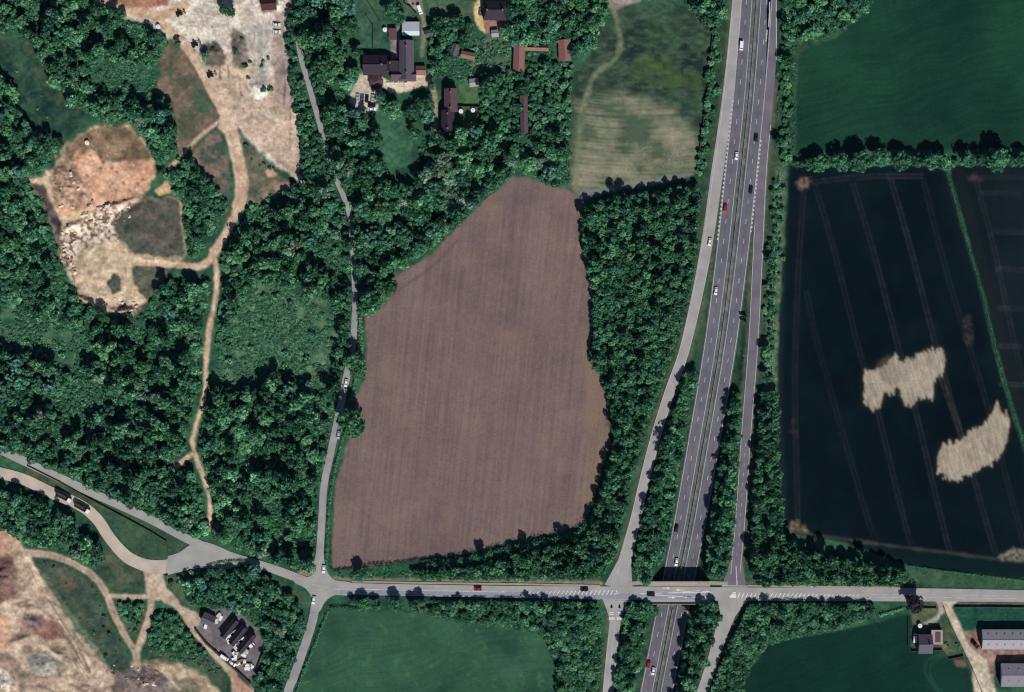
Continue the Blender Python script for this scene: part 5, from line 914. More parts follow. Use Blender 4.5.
# woods as outlines; (polygon, gap factor, radius range, tone weights, phrase, hs)
WOODS = [
 ([(-30, -30), (90, -30), (90, 0), (105, 10), (130, 20), (158, 32), (165, 45), (158, 60), (150, 64), (120, 60), (100, 56), (84, 74), (92, 98), (120, 102), (152, 92), (160, 98), (170, 112), (176, 135), (174, 158), (162, 163), (152, 150), (142, 134), (125, 123), (105, 118), (96, 112), (84, 106), (72, 100), (56, 82), (44, 60), (36, 38), (10, 28), (-30, 20)], (2.4, 6.4), 'dmmb', 'in the north west wood above the orange pit', 1.0, .73),
 ([(-30, 60), (0, 75), (18, 112), (36, 138), (58, 144), (54, 160), (40, 174), (28, 184), (38, 198), (48, 216), (57, 240), (60, 262), (70, 290), (84, 306), (110, 318), (136, 320), (150, 306), (152, 298), (168, 285), (198, 282), (210, 292), (213, 300), (206, 332), (205, 400), (193, 428), (190, 450), (176, 460), (178, 475), (195, 465), (206, 500), (206, 535), (190, 532), (150, 512), (132, 504), (110, 492), (80, 476), (56, 466), (30, 455), (-30, 430), (-30, 352), (40, 358), (80, 366), (114, 366), (102, 348), (80, 335), (50, 320), (20, 303), (-30, 296)], (2.4, 6.6), 'ddmmb', 'in the wood between the quarry pit and the public road', 1.0, .73),
 ([(162, 166), (178, 160), (190, 158), (198, 170), (216, 192), (224, 208), (226, 225), (216, 243), (204, 258), (192, 257), (187, 230), (182, 200), (176, 188)], (2.5, 4.8), 'mmd', 'in the small wood beside the haul road', .9, .82),
 ([(252, 212), (262, 200), (280, 196), (302, 188), (318, 190), (334, 198), (345, 208), (349, 226), (350, 300), (349, 344), (342, 380), (332, 418), (325, 450), (318, 490), (316, 540), (312, 562), (298, 566), (270, 556), (240, 545), (216, 534), (217, 510), (210, 478), (202, 458), (200, 440), (206, 395), (216, 388), (236, 395), (256, 388), (280, 376), (305, 386), (334, 388), (340, 352), (346, 320), (332, 298), (295, 288), (262, 276), (246, 290), (230, 320), (216, 345), (211, 345), (222, 300), (220, 275), (226, 256), (238, 234)], (2.4, 6.4), 'dmmmb', 'in the wood between the sandy track and the lane', 1.0, .73),
 ([(290, -30), (340, -30), (338, 12), (352, 20), (346, 55), (338, 75), (345, 94), (346, 104), (356, 116), (368, 122), (378, 140), (384, 160), (384, 182), (400, 190), (425, 186), (430, 165), (418, 150), (420, 136), (434, 140), (450, 138), (480, 134), (500, 142), (530, 146), (560, 140), (566, 150), (568, 184), (556, 183), (540, 178), (515, 170), (500, 182), (480, 198), (455, 222), (425, 250), (392, 272), (385, 298), (370, 312), (361, 312), (359, 220), (352, 196), (338, 172), (328, 140), (322, 110), (312, 70), (306, 46), (298, 0)], (2.8, 8.4), 'dddmmb', 'in the wood below the inn gardens', 1.0, .78),
 ([(291, 70), (300, 66), (308, 100), (316, 132), (322, 150), (334, 188), (316, 186), (306, 172), (302, 120), (296, 95)], (2.2, 4.0), 'mmd', 'in the scrub between the quarry and the lane', .9, .95),
 ([(288, 10), (297, 8), (300, 46), (296, 60), (290, 50)], (2.5, 4.6), 'mdb', 'in the scrub between the quarry and the lane', .9, .95),
 ([(422, 34), (432, 22), (445, 22), (458, 24), (470, 30), (468, 44), (450, 44), (445, 60), (430, 72), (424, 60)], (2.4, 4.8), 'dmmb', 'in the overgrown garden east of the inn', .9, .85),
 ([(508, 24), (520, -30), (606, -30), (606, 12), (594, 30), (592, 48), (575, 56), (572, 42), (556, 40), (530, 42), (512, 40)], (3, 6.6), 'dmmb', 'in the copse north of the red tiled barns', 1.0, .8),
 ([(480, 78), (495, 80), (515, 72), (528, 66), (552, 66), (572, 64), (568, 90), (568, 138), (545, 142), (532, 136), (530, 98), (518, 96), (516, 136), (490, 136), (482, 122)], (2.0, 4.2), 'mmmdb', 'in the overgrown garden around the long shed', .75, 1.15),
 ([(585, 212), (600, 206), (630, 199), (660, 195), (690, 189), (698, 193), (695, 215), (692, 250), (684, 300), (676, 330), (664, 366), (650, 405), (637, 445), (626, 488), (617, 530), (608, 560), (598, 574), (560, 577), (520, 577), (470, 577), (440, 576), (415, 575), (440, 572), (463, 570), (512, 558), (560, 547), (586, 539), (599, 519), (606, 482), (617, 450), (613, 407), (605, 381), (594, 362), (596, 328), (597, 293), (591, 268), (586, 235)], (2.9, 4.2), 'mmmdmb', 'in the plantation east of the ploughed field', .95, .70),
 ([(688, 370), (694, 372), (692, 390), (686, 415), (681, 441), (673, 486), (668, 519), (662, 550), (650, 576), (641, 580), (636, 566), (640, 545), (648, 512), (656, 480), (664, 450), (673, 420), (682, 395)], (3, 4.8), 'mmd', 'between the north west slip road and the main road', .9, .7),
 ([(731, 392), (738, 395), (739, 410), (736, 432), (732, 486), (731, 519), (727, 555), (721, 577), (709, 577), (711, 545), (716, 515), (722, 475), (728, 435)], (3, 4.6), 'mmd', 'between the main road and the north east slip road', .9, .7),
 ([(762, 392), (774, 392), (775, 440), (777, 490), (781, 538), (800, 552), (830, 558), (870, 566), (906, 574), (900, 581), (860, 582), (800, 583), (770, 582), (757, 577), (752, 560), (752, 519), (757, 470), (761, 430)], (2.7, 4.1), 'mmdd', 'in the belt west and south of the dark crop field', 1.0, .68),
 ([(430, 603), (470, 603), (520, 605), (560, 606), (594, 606), (600, 622), (598, 650), (592, 720), (560, 720), (560, 665), (550, 642), (540, 630), (505, 623), (470, 619), (430, 611)], (2.7, 4.1), 'mmdd', 'in the belt around the meadow south of the cross road', .95, .68),
 ([(630, 607), (640, 604), (646, 612), (641, 640), (634, 670), (624, 720), (612, 720), (620, 670), (625, 635)], (3, 4.8), 'mmd', 'between the south west slip road and the main road', .9, .7),
 ([(702, 606), (712, 606), (717, 616), (711, 636), (703, 660), (694, 690), (684, 720), (664, 720), (676, 680), (684, 650), (693, 622)], (3.2, 5.2), 'mmdd', 'between the main road and the south east slip road', .9, .82),
 ([(752, 605), (770, 606), (800, 606), (850, 605), (872, 608), (868, 615), (840, 624), (810, 630), (785, 635), (766, 640), (752, 656), (742, 680), (735, 720), (700, 720), (714, 690), (724, 664), (738, 632)], (2.7, 4.1), 'mmdd', 'in the belt south of the cross road east of the slip', 1.0, .68),
 ([(187, 580), (205, 574), (235, 566), (252, 570), (272, 586), (288, 598), (300, 612), (302, 626), (296, 645), (286, 665), (276, 720), (266, 720), (262, 680), (270, 645), (268, 636), (258, 622), (246, 611), (232, 603), (212, 602), (196, 602), (186, 592)], (3, 6.0), 'ddmb', 'in the copse around the storage yard', .95, .8),
 ([(158, 616), (176, 614), (184, 628), (202, 648), (210, 655), (196, 655), (170, 648), (150, 648), (150, 640)], (2, 3.4), 'mmd', 'in the scrub beside the yard track', .8, .9),
 ([(-30, 478), (0, 488), (20, 494), (40, 502), (56, 512), (70, 524), (88, 542), (104, 556), (100, 566), (86, 558), (60, 545), (30, 540), (14, 530), (-30, 512)], (3.4, 6.0), 'mmdd', 'in the tree belt beside the quarry road', 1.0, .8),
 ([(114, 604), (144, 604), (142, 615), (134, 622), (126, 622)], (2, 3), 'mmd', 'in the scrub triangle between the dirt tracks', .8, .95),
 ([(782, -30), (868, -30), (866, 6), (852, 18), (832, 30), (816, 38), (800, 42), (788, 40), (784, 20)], (3.2, 6.4), 'dmm', 'in the copse at the top beside the dual carriageway', 1.0, .8),
 ([(692, -30), (724, -30), (722, 20), (712, 26), (700, 16), (690, 4)], (3.2, 5.6), 'dmb', 'in the copse north of the hay field', .95, .8),
]
TN = {'d': 'dark', 'm': 'mid', 'p': 'pale', 'b': 'bluish'}
class Hash:
    def __init__(s, c=10.): s.c = c; s.d = {}
    def ok(s, x, y, r, k):
        i, j = int(x//s.c), int(y//s.c)
        for a in range(i-2, i+3):
            for b in range(j-2, j+3):
                for (u, v, q) in s.d.get((a, b), ()):
                    if (u-x)**2+(v-y)**2 < (k*(q+r))**2: return False
        return True
    def add(s, x, y, r): s.d.setdefault((int(x//s.c), int(y//s.c)), []).append((x, y, r))
HT = Hash(); SPOTS = []                    # x, y, r, tone, phrase, hs
FORCED = []
def solo(px, py, r, tone, label, shape='broad', hs=1.0, group=None, name='broadleaf_tree', cat='tree'):
    if tone == 'dark' and r >= 3.5 and 'farm' not in label: py += .55*r; px += .12*r; r *= .92
    HT.add(px, py, r); FORCED.append((px, py, r*1.1, tone, label, shape, hs, group, name, cat))
# trees standing free enough to be named one by one
solo(354, 357, 9, 'dark', 'dark round tree on the east verge of the lane, the northern of the two', 'broad', 1.0); solo(358, 370, 7.5, 'mid', 'green tree touching the northern dark lane tree on the field side')
solo(351, 415, 13, 'dark', 'large spreading dark tree overhanging the lane and ploughed field'); solo(341, 352, 5, 'mid', 'green tree on the west verge of the lane opposite the dark tree')
solo(361, 570, 6.5, 'dark', 'lone dark tree in the hedge south of the ploughed field'); solo(353, 602, 3.2, 'dark', 'smallest dark tree west of the field gate south of the crossroads', 'round'); solo(364, 600.5, 6.2, 'dark', 'dark round tree south of the cross road, west of the gate'); solo(376, 602, 5, 'dark', 'dark tree next to the field gate south of the cross road', 'round')
solo(395, 600, 6.5, 'dark', 'dark round tree just east of the field gate'); solo(413, 603, 5, 'dark', 'small dark tree at the start of the southern tree belt', 'round'); solo(422, 605, 5.5, 'mid', 'green tree at the start of the southern tree belt', 'round')
for a_, b_, r_ in ((648, 603.5, 5.5), (655, 609, 5), (643, 611, 5), (703, 603.5, 6), (712, 604, 5.5), (696, 611, 5), (640, 577, 4), (649, 573, 4.5)): solo(a_, b_, r_, 'dark' if b_ > 590 else 'mid', 'dark green tree against the side of the road bridge' if b_ > 590 else 'green tree at the north west end of the road bridge', 'round', .75, group='trees against the road bridge' if b_ > 590 else 'trees at the north west end of the bridge')
solo(912, 603, 8, 'purple', 'purple leaved tree beside the farm house drive'); solo(379, 96, 6.0, 'dark', 'tall dark conical tree on the inn lawn beside the car park', 'round', 1.3); solo(386, 103, 5.5, 'dark', 'dark tree south east of the tall inn lawn tree', 'round', 1.1); solo(392, 112, 8, 'mid', 'green spreading tree at the south edge of the inn lawn')
solo(411, 110, 7, 'dark', 'very dark tree on the east side of the inn lawn', 'broad', .75); solo(424, 100, 9, 'dark', 'largest dark tree between the inn lawn and the cottages', 'broad', .75); solo(432, 84, 4, 'dark', 'small dark round tree at the east end of the inn terrace', 'round'); solo(428, 117, 7, 'bluish', 'blue green tree south of the largest inn tree'); solo(416, 133, 6, 'dark', 'narrow dark tree south of the inn lawn', 'round', 1.4); solo(437, 138, 8, 'dark', 'dark tree south west of the cottage terrace', 'round', 1.3)
solo(358, 52, 5.5, 'dark', 'small dark tree west of the inn hall roof', 'round'); solo(352, 72, 7.5, 'dark', 'dark tree at the west corner of the inn car park'); solo(348, 84, 7, 'mid', 'green tree on the west side of the inn car park'); solo(346, 22, 10, 'dark', 'large dark tree at the west side of the inn garden'); solo(347, 8, 9, 'bluish', 'blue green tree at the top of the inn garden')
solo(392, 8, 8.5, 'dark', 'dark tree on the lawn north of the inn'); solo(400, 16, 6, 'dark', 'smaller dark tree behind the inn annexe', 'round'); solo(488, 84, 9, 'dark', 'large dark tree east of the pale shed'); solo(499, 77, 5, 'dark', 'small dark tree beside the large dark garden tree', 'round'); solo(438, 20, 6, 'dark', 'dark tree north of the overgrown garden, western one'); solo(456, 19, 7, 'dark', 'dark tree north of the overgrown garden, eastern one'); solo(521, 88, 6, 'dark', 'dark tree over the north end of the long shed')
solo(858, 157, 10, 'dark', 'largest dark tree in the hedgerow north of the crop field, west part'); solo(993, 154, 11, 'dark', 'largest dark tree in the hedgerow north of the crop field, east part')
for k, (a, b, r) in enumerate(((808, 157, 5), (818, 155, 7), (838, 153, 7.5), (879, 148, 7.5), (899, 152, 7.5), (914, 154, 5.5), (929, 153, 7), (942, 154, 6.5), (964, 152, 6.5), (979, 152, 5.5), (1010, 154, 5), (1022, 154, 6), (1038, 152, 6))):
    solo(a, b+5, r*1.12, 'dark', 'dark hedgerow tree north of the crop field, %s from the west among the lesser ones' % ('first', 'second', 'third', 'fourth', 'fifth', 'sixth', 'seventh', 'eighth', 'ninth', 'tenth', 'eleventh', 'twelfth', 'last')[k], 'broad' if r > 6.5 else 'round', group='hedgerow trees north of the crop field')
solo(179, 43, 3.6, 'dark', 'lone dark bushy tree on the haul road verge', 'round'); solo(231, 11, 5, 'dark', 'dark tree on the north quarry floor, eastern of the pair', 'round'); solo(224, 8, 4.5, 'dark', 'dark tree on the north quarry floor, western of the pair', 'round'); solo(206, 57, 3.6, 'mid', 'green tree on the grey quarry heap', 'round'); solo(246, 146, 2.4, 'dark', 'lone dark bush on the edge of the pale quarry floor', 'bush')
solo(787, 60, 6, 'dark', 'dark tree in the hedge east of the dual carriageway', 'round'); solo(777, 140, 4.5, 'dark', 'small dark tree near the gore east of the dual carriageway', 'round'); solo(770, 257, 5, 'dark', 'dark tree beside the north east slip road', 'round'); solo(771, 265, 4, 'dark', 'dark bush just below the slip road tree', 'round'); solo(766, 352, 5, 'mid', 'green tree beside the north east slip road', 'round'); solo(766, 374, 5.5, 'dark', 'dark tree at the top of the eastern belt', 'round'); solo(767, 362, 4, 'mid', 'small green tree at the top of the eastern belt', 'round')
# built-up and road areas to keep clear
blk = np.zeros(X.shape, np.float32)
for p_, w in ((CROSS, 19), ([(92, 493), (120, 508)], 5), (WEST[5:], 12), ([(299, 46), (306, 75), (313, 100), (321, 128)], 12), (LANE[8:14], 6.5), (LANE[14:], 11), (SOUTH, 14), (QROAD, 17), (LSLIP, 14.5), (RSLIP, 14), (LSLIPS, 15), (RSLIPS, 15), (LW, 20), (EW, 20)): blk = np.maximum(blk, lmask(p_, w, 0, 0))
blk = np.maximum(blk, (blur(hrm, 26) > .05)*1.0); blk = np.maximum(blk, (blur(qp, 10) > .1)*1.0*(1-(blur(pmask([(186, 270), (150, 300), (160, 262)], 1, 1), 2) > .9))); blk = np.maximum(blk, yd); blk = np.maximum(blk, (blur(tk, 8) > .06)*1.0)
for bx_ in ((362, 402, 54, 90), (398, 432, 20, 88), (442, 482, 88, 132), (482, 508, 0, 30), (511, 528, 44, 74), (524, 552, 44, 53), (556, 573, 38, 64), (519, 530, 95, 136)): blk = np.maximum(blk, ((X > bx_[0]) & (X < bx_[1]) & (Y > bx_[2]) & (Y < bx_[3]))*1.0)
blk = blk > .5
def free(x, y): return not blk[min(np.searchsorted(gy, y), NYg-1), min(np.searchsorted(gx, x), NXg-1)]
LOOSE = ('in the wood between', 'in the north west wood', 'in the wood below')
nearpit = (blur(qp, 60) > .02) | (blur(hrm, 60) > .02)
def hfac(x, y, ph):
    k = 1.55 if ('plantation' in ph or 'dark crop' in ph) else (.95 if 'belt' in ph else 1.05)
    if ph.startswith(LOOSE): k = .72+.85*float(fbm(np.array([x]), np.array([y]), 611, 30, 2)[0])
    if 'copse around' in ph: k = .85
    if y > 528 and ('plantation' in ph or 'dark crop' in ph): k = 1.8
    if nearpit[min(np.searchsorted(gy, y), NYg-1), min(np.searchsorted(gx, x), NXg-1)]: k *= .5
    return k
def gap(x, y, ph): return ph.startswith(LOOSE) and float(fbm(np.array([x]), np.array([y]), 733, 20, 3)[0]) < .42
for (poly, (r0, r1), tw, phrase, hs, pk) in WOODS:
    a = np.array(poly); (x0, y0), (x1, y1) = a.min(0), a.max(0); area = (x1-x0)*(y1-y0)
    for rr_, frac in ((r1, .16), (r0*.35+r1*.65, .3), (r0*.7+r1*.3, .9), (r0, 1.6)):
        n = int(area*frac/(rr_*rr_)); xs = x0+rng.random(n)*(x1-x0); ys = y0+rng.random(n)*(y1-y0); ins = inside(poly, xs, ys) | (polydist(list(poly)+[poly[0]], xs, ys) < 2.4)
        rs = rr_*(.88+.24*rng.random(n))
        for x, y, r, i_ in zip(xs, ys, rs, ins):
            if i_ and free(x, y) and HT.ok(x, y, r, pk*.82) and not gap(x, y, phrase):
                HT.add(x, y, r); q = fbm(np.array([x]), np.array([y]), 301, 26, 2)[0]+(rng.random()-.5)*.25
                tn = TN[tw[int(np.clip((q-.2)/.6, 0, .999)*len(tw))]]
                pl_ = fbm(np.array([x]), np.array([y]), 951, 34, 2)[0]
                if rng.random() < (.34 if (pl_ > .62 and phrase.startswith(LOOSE)) else .03): tn = 'pale'
                SPOTS.append((x, y, r, tn, phrase, hs*hfac(x, y, phrase)*((.8+.5*rng.random()) if phrase.startswith(LOOSE) else (.93+.16*rng.random()))))
# hedgerow bushes as small trees
ROWS = [([(716, 34), (712, 70), (708, 110), (703, 150), (700, 172)], 3.2, 'pmm', 'in the hedgerow between hay field and slip road', 3.5), ([(786, 46), (785, 80), (787, 110), (785, 140), (786, 160)], 3.2, 'pmm', 'in the hedgerow east of the dual carriageway', 4.5), ([(798, 165), (850, 164), (900, 163), (950, 163), (1040, 162)], 3.0, 'dmd', 'in the pale understorey of the crop field hedgerow', 2), ([(779, 180), (774, 240), (770, 300), (768, 345)], 2.4, 'pmd', 'in the scattered bushes beside the north east slip road', 6)]
for pts, r, tw, phrase, sp_ in ROWS:
    q = np.array(smooth_line(pts, 14))
    for _ in range(int(len(q)*3)):
        i = rng.integers(len(q)); x, y = q[i]+rng.normal(size=2)*sp_*.5; rr_ = r*(.6+.7*rng.random())
        if free(x, y) and HT.ok(x, y, rr_, .68): HT.add(x, y, rr_); SPOTS.append((x, y, rr_, TN[tw[rng.integers(3)]], phrase, .8))
print('wood trees', len(SPOTS))
for (px, py, r, tone, label, shape, hs, group, name, cat) in FORCED: tree(px, py, r, shape, tone, label, cat, group, 'shrub' if shape == 'bush' else name, hs)
NIND = 292-len(FORCED)
def vis(s): return 0 <= s[0] <= 1024 and 0 <= s[1] <= 692
order = sorted(range(len(SPOTS)), key=lambda i: -(SPOTS[i][2] if vis(SPOTS[i]) else -1)); big = order[:NIND]; rest = order[NIND:]
def shp(r): return 'broad' if r > 5.6 else ('round' if r > 4.2 else 'small')
toneword = {'dark': 'dark green', 'mid': 'mid green', 'pale': 'pale grey green', 'bluish': 'blue green', 'purple': 'purple'}
first = {}
for i in big:
    x, y, r, tn, ph, hs = SPOTS[i]; sz = 'large' if r > 6.4 else 'broad'
    o, key = tree(x, y, r, shp(r), tn, '%s %s tree %s' % (sz, toneword[tn], ph), 'tree', '%s %s trees %s' % (sz, toneword[tn], ph), 'broadleaf_tree', hs)
# every other tree of the woods: one object of instances, made from the same crowns and trunks
def scatter(name, pts, keys, label, cat, group=None):
    """pts: x, y, z, scale, hs, rot, index into keys"""
    me = bpy.data.meshes.new(name); me.from_pydata([tuple(p_[:3]) for p_ in pts], [], [])
    a = me.attributes.new('scl', 'FLOAT_VECTOR', 'POINT'); a.data.foreach_set('vector', np.array([(p_[3], p_[3], p_[3]*p_[4]) for p_ in pts], np.float32).ravel())
    a = me.attributes.new('rot', 'FLOAT_VECTOR', 'POINT'); a.data.foreach_set('vector', np.array([(0, 0, p_[5]) for p_ in pts], np.float32).ravel())
    a = me.attributes.new('pick', 'INT', 'POINT'); a.data.foreach_set('value', np.array([p_[6] for p_ in pts], np.int32))
    o = link(name, me); ng = bpy.data.node_groups.new(name, 'GeometryNodeTree'); ng.interface.new_socket('Geometry', in_out='INPUT', socket_type='NodeSocketGeometry'); ng.interface.new_socket('Geometry', in_out='OUTPUT', socket_type='NodeSocketGeometry')
    N = ng.nodes; L = ng.links; gi = N.new('NodeGroupInput'); go = N.new('NodeGroupOutput'); jo = N.new('GeometryNodeJoinGeometry')
    for (oc_, ot) in keys:
        j2 = N.new('GeometryNodeJoinGeometry')
        for ob in (oc_, ot):
            if ob is None: continue
            oi = N.new('GeometryNodeObjectInfo'); oi.inputs['Object'].default_value = ob; oi.transform_space = 'ORIGINAL'; L.new(oi.outputs['Geometry'], j2.inputs[0])
        g2 = N.new('GeometryNodeGeometryToInstance'); L.new(j2.outputs[0], g2.inputs[0]); L.new(g2.outputs[0], jo.inputs[0])
    ip = N.new('GeometryNodeInstanceOnPoints'); ip.inputs['Pick Instance'].default_value = True
    L.new(gi.outputs[0], ip.inputs['Points']); L.new(jo.outputs[0], ip.inputs['Instance'])
    for nm_, ty, so_ in (('pick', 'INT', 'Instance Index'), ('rot', 'FLOAT_VECTOR', 'Rotation'), ('scl', 'FLOAT_VECTOR', 'Scale')):
        na = N.new('GeometryNodeInputNamedAttribute'); na.data_type = ty; na.inputs['Name'].default_value = nm_; L.new(na.outputs['Attribute'], ip.inputs[so_])
    L.new(ip.outputs[0], go.inputs[0]); md = o.modifiers.new('scatter', 'NODES'); md.node_group = ng; return tag(o, label, cat, group, 'stuff')
# sources: crowns of individual trees
SRC = {}
for ob in list(COL.objects):
    if ob.name.startswith('crown') and ob.parent:
        for k, (cm, tmh) in KINDS.items():
            if ob.data == cm and k not in SRC: SRC[k] = (ob, next(c for c in ob.parent.children if c.name.startswith('trunk')))
# small and bush kinds may not occur yet among the named trees: plant them where the photo shows single shrubs
BUSH = []
def scatter_b(poly, n, r0, r1, tw, phrase, cap=999):
    a = np.array(poly); (x0, y0), (x1, y1) = a.min(0), a.max(0); c = 0
    for _ in range(n*12):
        x = x0+rng.random()*(x1-x0); y = y0+rng.random()*(y1-y0); r = r0+(r1-r0)*rng.random()**2
        if inside(poly, np.array([x]), np.array([y]))[0] and free(x, y) and HT.ok(x, y, r, .75):
            HT.add(x, y, r); BUSH.append((x, y, r, TN[tw[rng.integers(len(tw))]], phrase)); c += 1
            if c >= n: return
for x, y, r in ((44.5, 563, 1.6), (54, 567, 1.6), (80, 581, 1), (92.5, 587, 1.4), (96, 596, 1.2), (104, 617, 2.2), (104, 628, 1.8), (109, 634, 2.6), (94, 633, 2), (120, 641, 1.3), (101, 645, 1), (105.5, 656, 2.2), (116, 652, 1), (117, 663, 1), (112, 667, 1), (100.5, 606, 1), (66.5, 584, 1), (80, 619, 1)):
    BUSH.append((x, y, r, 'dark', 'on the grass slope between the quarry and the dirt track'))
for x, y, r in ((101, 71, 2), (110, 79, 2), (133, 66, 2), (95, 89, 4), (104, 88, 3.5), (128, 88, 5), (115, 94, 3), (108, 74, 2)): BUSH.append((x, y, r, 'dark', 'in the pale clearing of the north west wood'))
for x, y, r in ((264, 164, 2), (270, 168, 2), (274, 168, 1.6), (260, 166, 1.4), (300, 185, 2.2), (252, 160, 1.4), (186, 172, 2.4), (178, 158, 2.5), (190, 178, 2), (200, 172, 2.2)): BUSH.append((x, y, r, 'dark', 'on the rough bank beside the haul road'))
for x, y, r in ((263, 61, 2), (268, 58, 2), (242, 40, 2), (236, 52, 3), (245, 66, 3), (250, 62, 2), (264, 90, 3), (270, 89, 3), (248, 78, 2), (262, 66, 2)): BUSH.append((x, y, r, 'dark', 'on the grey quarry floor'))
scatter_b(C2, 42, 1.4, 4, 'dmm', 'in the rough clearing west of the lane'); scatter_b(C1, 16, 1.4, 3.6, 'dmm', 'in the clearing south west of the pit')
scatter_b([(474, 40), (512, 40), (518, 70), (500, 84), (476, 80)], 14, 1.4, 3, 'dmm', 'in the lawn of the overgrown garden'); scatter_b([(-10, 90), (20, 60), (60, 100), (70, 136), (40, 134)], 5, 1.2, 2.2, 'dm', 'in the dark meadow strip'); scatter_b([(144, 608), (180, 612), (180, 640), (146, 640)], 8, 1.5, 3, 'dm', 'in the scrub beside the yard track')
scatter_b([(160, 572), (200, 566), (198, 600), (184, 596)], 8, 1.8, 3.4, 'dm', 'on the grass north of the yard'); scatter_b([(114, 602), (148, 602), (138, 640)], 7, 1.6, 3, 'md', 'in the scrub triangle between the dirt tracks')
scatter_b([(128, 574), (160, 570), (150, 295), (132, 290)], 0, 1, 2, 'd', ''); scatter_b([(386, 0), (420, 0), (418, 24), (400, 24)], 4, 1.2, 2.2, 'md', 'on the lawn north of the inn'); scatter_b([(912, 628), (960, 640), (960, 656), (944, 650), (942, 628)], 6, 1, 1.8, 'md', 'in the farm house garden')
scatter_b([(200, 606), (212, 602), (150, 650), (230, 680), (200, 655)], 6, 1.4, 2.6, 'dm', 'beside the yard track')
for x, y, r, tn, ph in BUSH[:290]: tree(x, y, r, 'bush', tn, 'small %s bush %s' % (toneword[tn], ph), 'bush', 'small %s bushes %s' % (toneword[tn], ph), 'shrub', 1.0)
for ob in list(COL.objects):
    if ob.name.startswith('crown') and ob.parent:
        for k, (cm, tmh) in KINDS.items():
            if ob.data == cm and k not in SRC: SRC[k] = (ob, next(c for c in ob.parent.children if c.name.startswith('trunk')))
# the smallest crown kind: use its meshes on a few of the individuals that stand in the hedgerows
need = [k for k in KINDS if k not in SRC and k[0] in ('small',)]
for k in need:
    i = next((j for j in rest if SPOTS[j][3] == k[1] and shp(SPOTS[j][2]) == 'small' and vis(SPOTS[j])), rest[0]); rest.remove(i); x, y, r, tn, ph, hs = SPOTS[i]
    o, kk = tree(x, y, r, 'small', k[1], 'narrow %s tree %s' % (toneword[k[1]], ph), 'tree', 'narrow %s trees %s' % (toneword[k[1]], ph), 'broadleaf_tree', hs); ch = [c for c in o.children if c.name.startswith('crown')][0]; ch.data = KINDS[k][0]; SRC[k] = (ch, [c for c in o.children if c.name.startswith('trunk')][0])
keys = [k for k in SRC if k[1] != 'purple']; kl = [SRC[k] for k in keys]; bylook = {}
for n, k in enumerate(keys): bylook.setdefault((k[0], k[1]), []).append(n)
pts = []
for i in rest:
    x, y, r, tn, ph, hs = SPOTS[i]; a, b = W(x, y); c = bylook.get((shp(r), tn)) or bylook[('small', 'mid')]; idx = len(keys)-1-random.choice(c) if False else random.choice(c)
    pts.append((a, b, float(hgt(x, y))-.05, r*S*1.12, hs/1.12, random.random()*6.28, idx))
scatter('woodland', pts, kl, 'dense green broadleaf woods around the fields and roads', 'woodland')
# low scrub and brambles: countless small clumps
bk = [k for k in SRC if k[0] == 'bush']; bl = [SRC[k] for k in bk]; up = []
def brush(poly, n, r0=.8, r1=1.8, tones=('mid', 'dark'), hs=.7, thr=.38):
    a = np.array(poly); (x0, y0), (x1, y1) = a.min(0), a.max(0); xs = x0+rng.random(n)*(x1-x0); ys = y0+rng.random(n)*(y1-y0); ins = inside(poly, xs, ys); nn = fbm(xs, ys, 77, 12, 3)
    c = [i for i, k in enumerate(bk) if k[1] in tones and k[1] != 'dark']*2+[i for i, k in enumerate(bk) if k[1] in tones]
    for x, y, i_, q in zip(xs, ys, ins, nn):
        if i_ and q > thr and free(x, y): u, v = W(x, y); up.append((u, v, float(hgt(x, y))-.1, (r0+(r1-r0)*rng.random())*S, hs, rng.random()*6.28, random.choice(c)))
for w in WOODS: 
    a = np.array(w[0]); big_ = w[3].startswith(LOOSE); brush([tuple(q) for q in (a-a.mean(0))*1.015+a.mean(0)], int(np.prod(a.max(0)-a.min(0))*(.16 if big_ else .07)), 1, 2.8, ('mid', 'mid', 'dark', 'pale'), .8, .2)
brush(C1, 1500, .8, 2.2); brush(C2, 5200, .7, 2.0, ('mid', 'pale', 'dark'), .55); brush([(80, 56), (156, 56), (156, 100), (84, 102)], 700); brush([(472, 36), (572, 56), (568, 140), (480, 136)], 1500, .8, 2, ('mid', 'pale', 'dark')); brush([(422, 20), (475, 24), (472, 80), (426, 82)], 800, .8, 2, ('mid', 'pale', 'dark'))
brush([(776, 46), (796, 46), (796, 160), (780, 160), (778, 350), (764, 350), (768, 250), (778, 160)], 500, .8, 2, ('mid', 'pale')); brush([(330, 575), (420, 562), (440, 577), (340, 579)], 350, .8, 1.8); brush([(150, 612), (182, 612), (230, 680), (196, 664), (146, 655)], 600, .8, 1.8)
brush([(600, 578), (618, 530), (640, 440), (690, 290), (696, 300), (660, 410), (628, 520), (606, 582)], 500, .8, 1.6); brush([(112, 600), (150, 600), (134, 650)], 200, .8, 1.8); brush([(292, 60), (336, 190), (300, 190)], 500, .8, 2)
scatter('undergrowth', up, bl, 'low brambles and scrub under the trees and in the clearings', 'undergrowth')
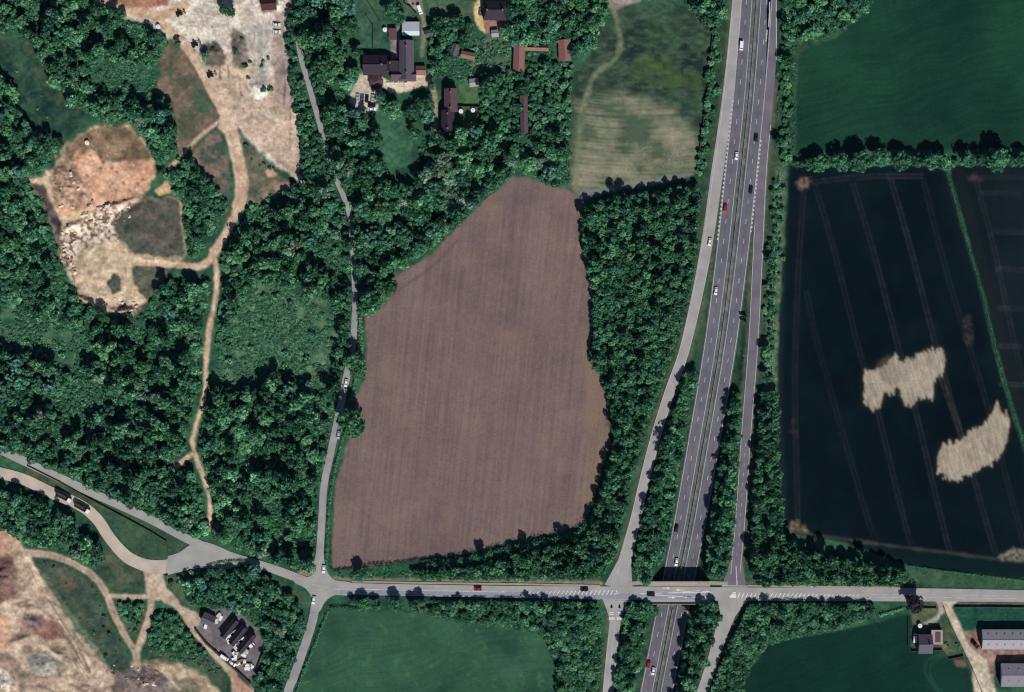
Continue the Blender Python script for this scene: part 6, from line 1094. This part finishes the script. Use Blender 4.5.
# ---------------------------------------------------------------- clipped and thin hedges
def hedge(pts, w, h, label, tone='mid', dens=9):
    sp = np.array(smooth_line(pts, 10)); L = np.hypot(*(np.diff(sp, axis=0)*S).T).sum(); n = int(L*dens*w*1.5); g = rng; o = thing('hedge', label, 'hedge', *pts[0]); L0 = o.location
    cum = np.concatenate([[0], np.cumsum(np.hypot(*np.diff(sp, axis=0).T))]); s_ = g.random(n)*cum[-1]; x = np.interp(s_, cum, sp[:, 0])+g.normal(size=n)*w*.33/S; y = np.interp(s_, cum, sp[:, 1])+g.normal(size=n)*w*.33/S
    mod = .5+.9*fbm(x, y, 401, 5, 2); z = hgt(x, y)+h*mod*np.sqrt(g.random(n)); P_ = np.stack([(x-512)*S-L0[0], (346-y)*S-L0[1], z-L0[2]], 1)
    nr = g.normal(size=(n, 3)); nr[:, 2] = abs(nr[:, 2])+.6; nr /= np.linalg.norm(nr, axis=1)[:, None]; a = np.cross(nr, g.normal(size=(n, 3))); a /= np.linalg.norm(a, axis=1)[:, None]; b = np.cross(nr, a); q_ = .28*(.6+.8*g.random((n, 1)))
    V_ = np.stack([P_-a*q_, P_-b*q_, P_+a*q_, P_+b*q_], 1).reshape(-1, 3)
    link('foliage', npmesh('foliage', V_, np.arange(n*4).reshape(-1, 4), LM[tone], extra=np.repeat(np.clip(g.normal(size=n)*.25+.5, 0, 1), 4)), o); return o
hedge([(346, 428), (341, 446), (334, 475), (330, 500), (328, 530), (327, 566)], 1.4, 1.8, 'hedge between the lane and the ploughed field'); hedge([(356, 375), (354, 388), (352, 400)], 1.6, 1.8, 'short hedge beside the lane between the two dark trees')
hedge([(360, 318), (361, 340), (362, 352)], 2.2, 2.2, 'hedge beside the lane at the west corner of the ploughed field'); hedge([(332, 571), (366, 568), (406, 563), (440, 559)], 1.6, 2.4, 'dark hedge along the southern edge of the ploughed field', 'dark')
hedge([(330, 608), (338, 607.5), (350, 608), (360, 610)], 1.6, 1.8, 'short hedge at the north west corner of the south meadow', 'dark'); hedge([(328, 612), (320, 632), (312, 652), (302, 676), (296, 695), (280, 750)], 1.3, 1.9, 'hedge along the west side of the south meadow', 'dark')
hedge([(944, 164), (952, 190), (963, 230), (977, 275), (989, 320), (999, 360), (1010, 400), (1022, 440), (1046, 500)], .7, 1.0, 'thin straight hedge dividing the two dark crop fields', 'dark', 5); hedge([(879, 616), (892, 612), (905, 608)], 1.4, 1.6, 'hedge running from the tree belt to the purple tree'); hedge([(780, 172), (777, 240), (774, 300), (772, 350), (772, 380)], .8, 1.2, 'thin hedge on the west edge of the dark crop field')
hedge([(908, 566), (950, 572), (1024, 581), (1080, 588)], .9, 1.5, 'dark hedge south of the crop field beside the cross road', 'dark'); hedge([(206, 566), (224, 562), (244, 561)], 1.2, 1.5, 'roadside hedge north of the yard copse', 'mid'); hedge([(430, 564), (463, 561), (512, 549), (560, 539), (580, 534), (590, 520)], 3.4, 3.6, 'added dark thicket filling the tree shadow along the south east edge of the ploughed field', 'dark', 12)  # thicket added to close the gaps in the tree shadow at the field edge
hedge([(594, 345), (597, 362), (606, 376), (611, 401), (616, 441), (609, 466), (599, 501), (591, 521)], 2.4, 4.6, 'tall thicket added as a dark shade band between ploughed field and plantation', 'dark')  # added to make the dark band of shade beside the plantation
hedge([(420, 601.5), (512, 602.5), (600, 604.5)], 1.6, 3.4, 'roadside hedge added for its even shadow in front of the southern tree belt', 'dark'); hedge([(752, 604.5), (800, 604.5), (868, 605)], 1.6, 3.4, 'roadside hedge added for its even shadow east of the south east slip road', 'dark')  # both added to cast a uniform short shadow along the road
hedge([(584, 206), (583, 236), (587, 268), (592, 293), (592, 328)], 1.4, 2.4, 'scrubby western fringe of the plantation', 'dark')
print('objects', len(bpy.data.objects), 'scatter', len(pts), len(up))
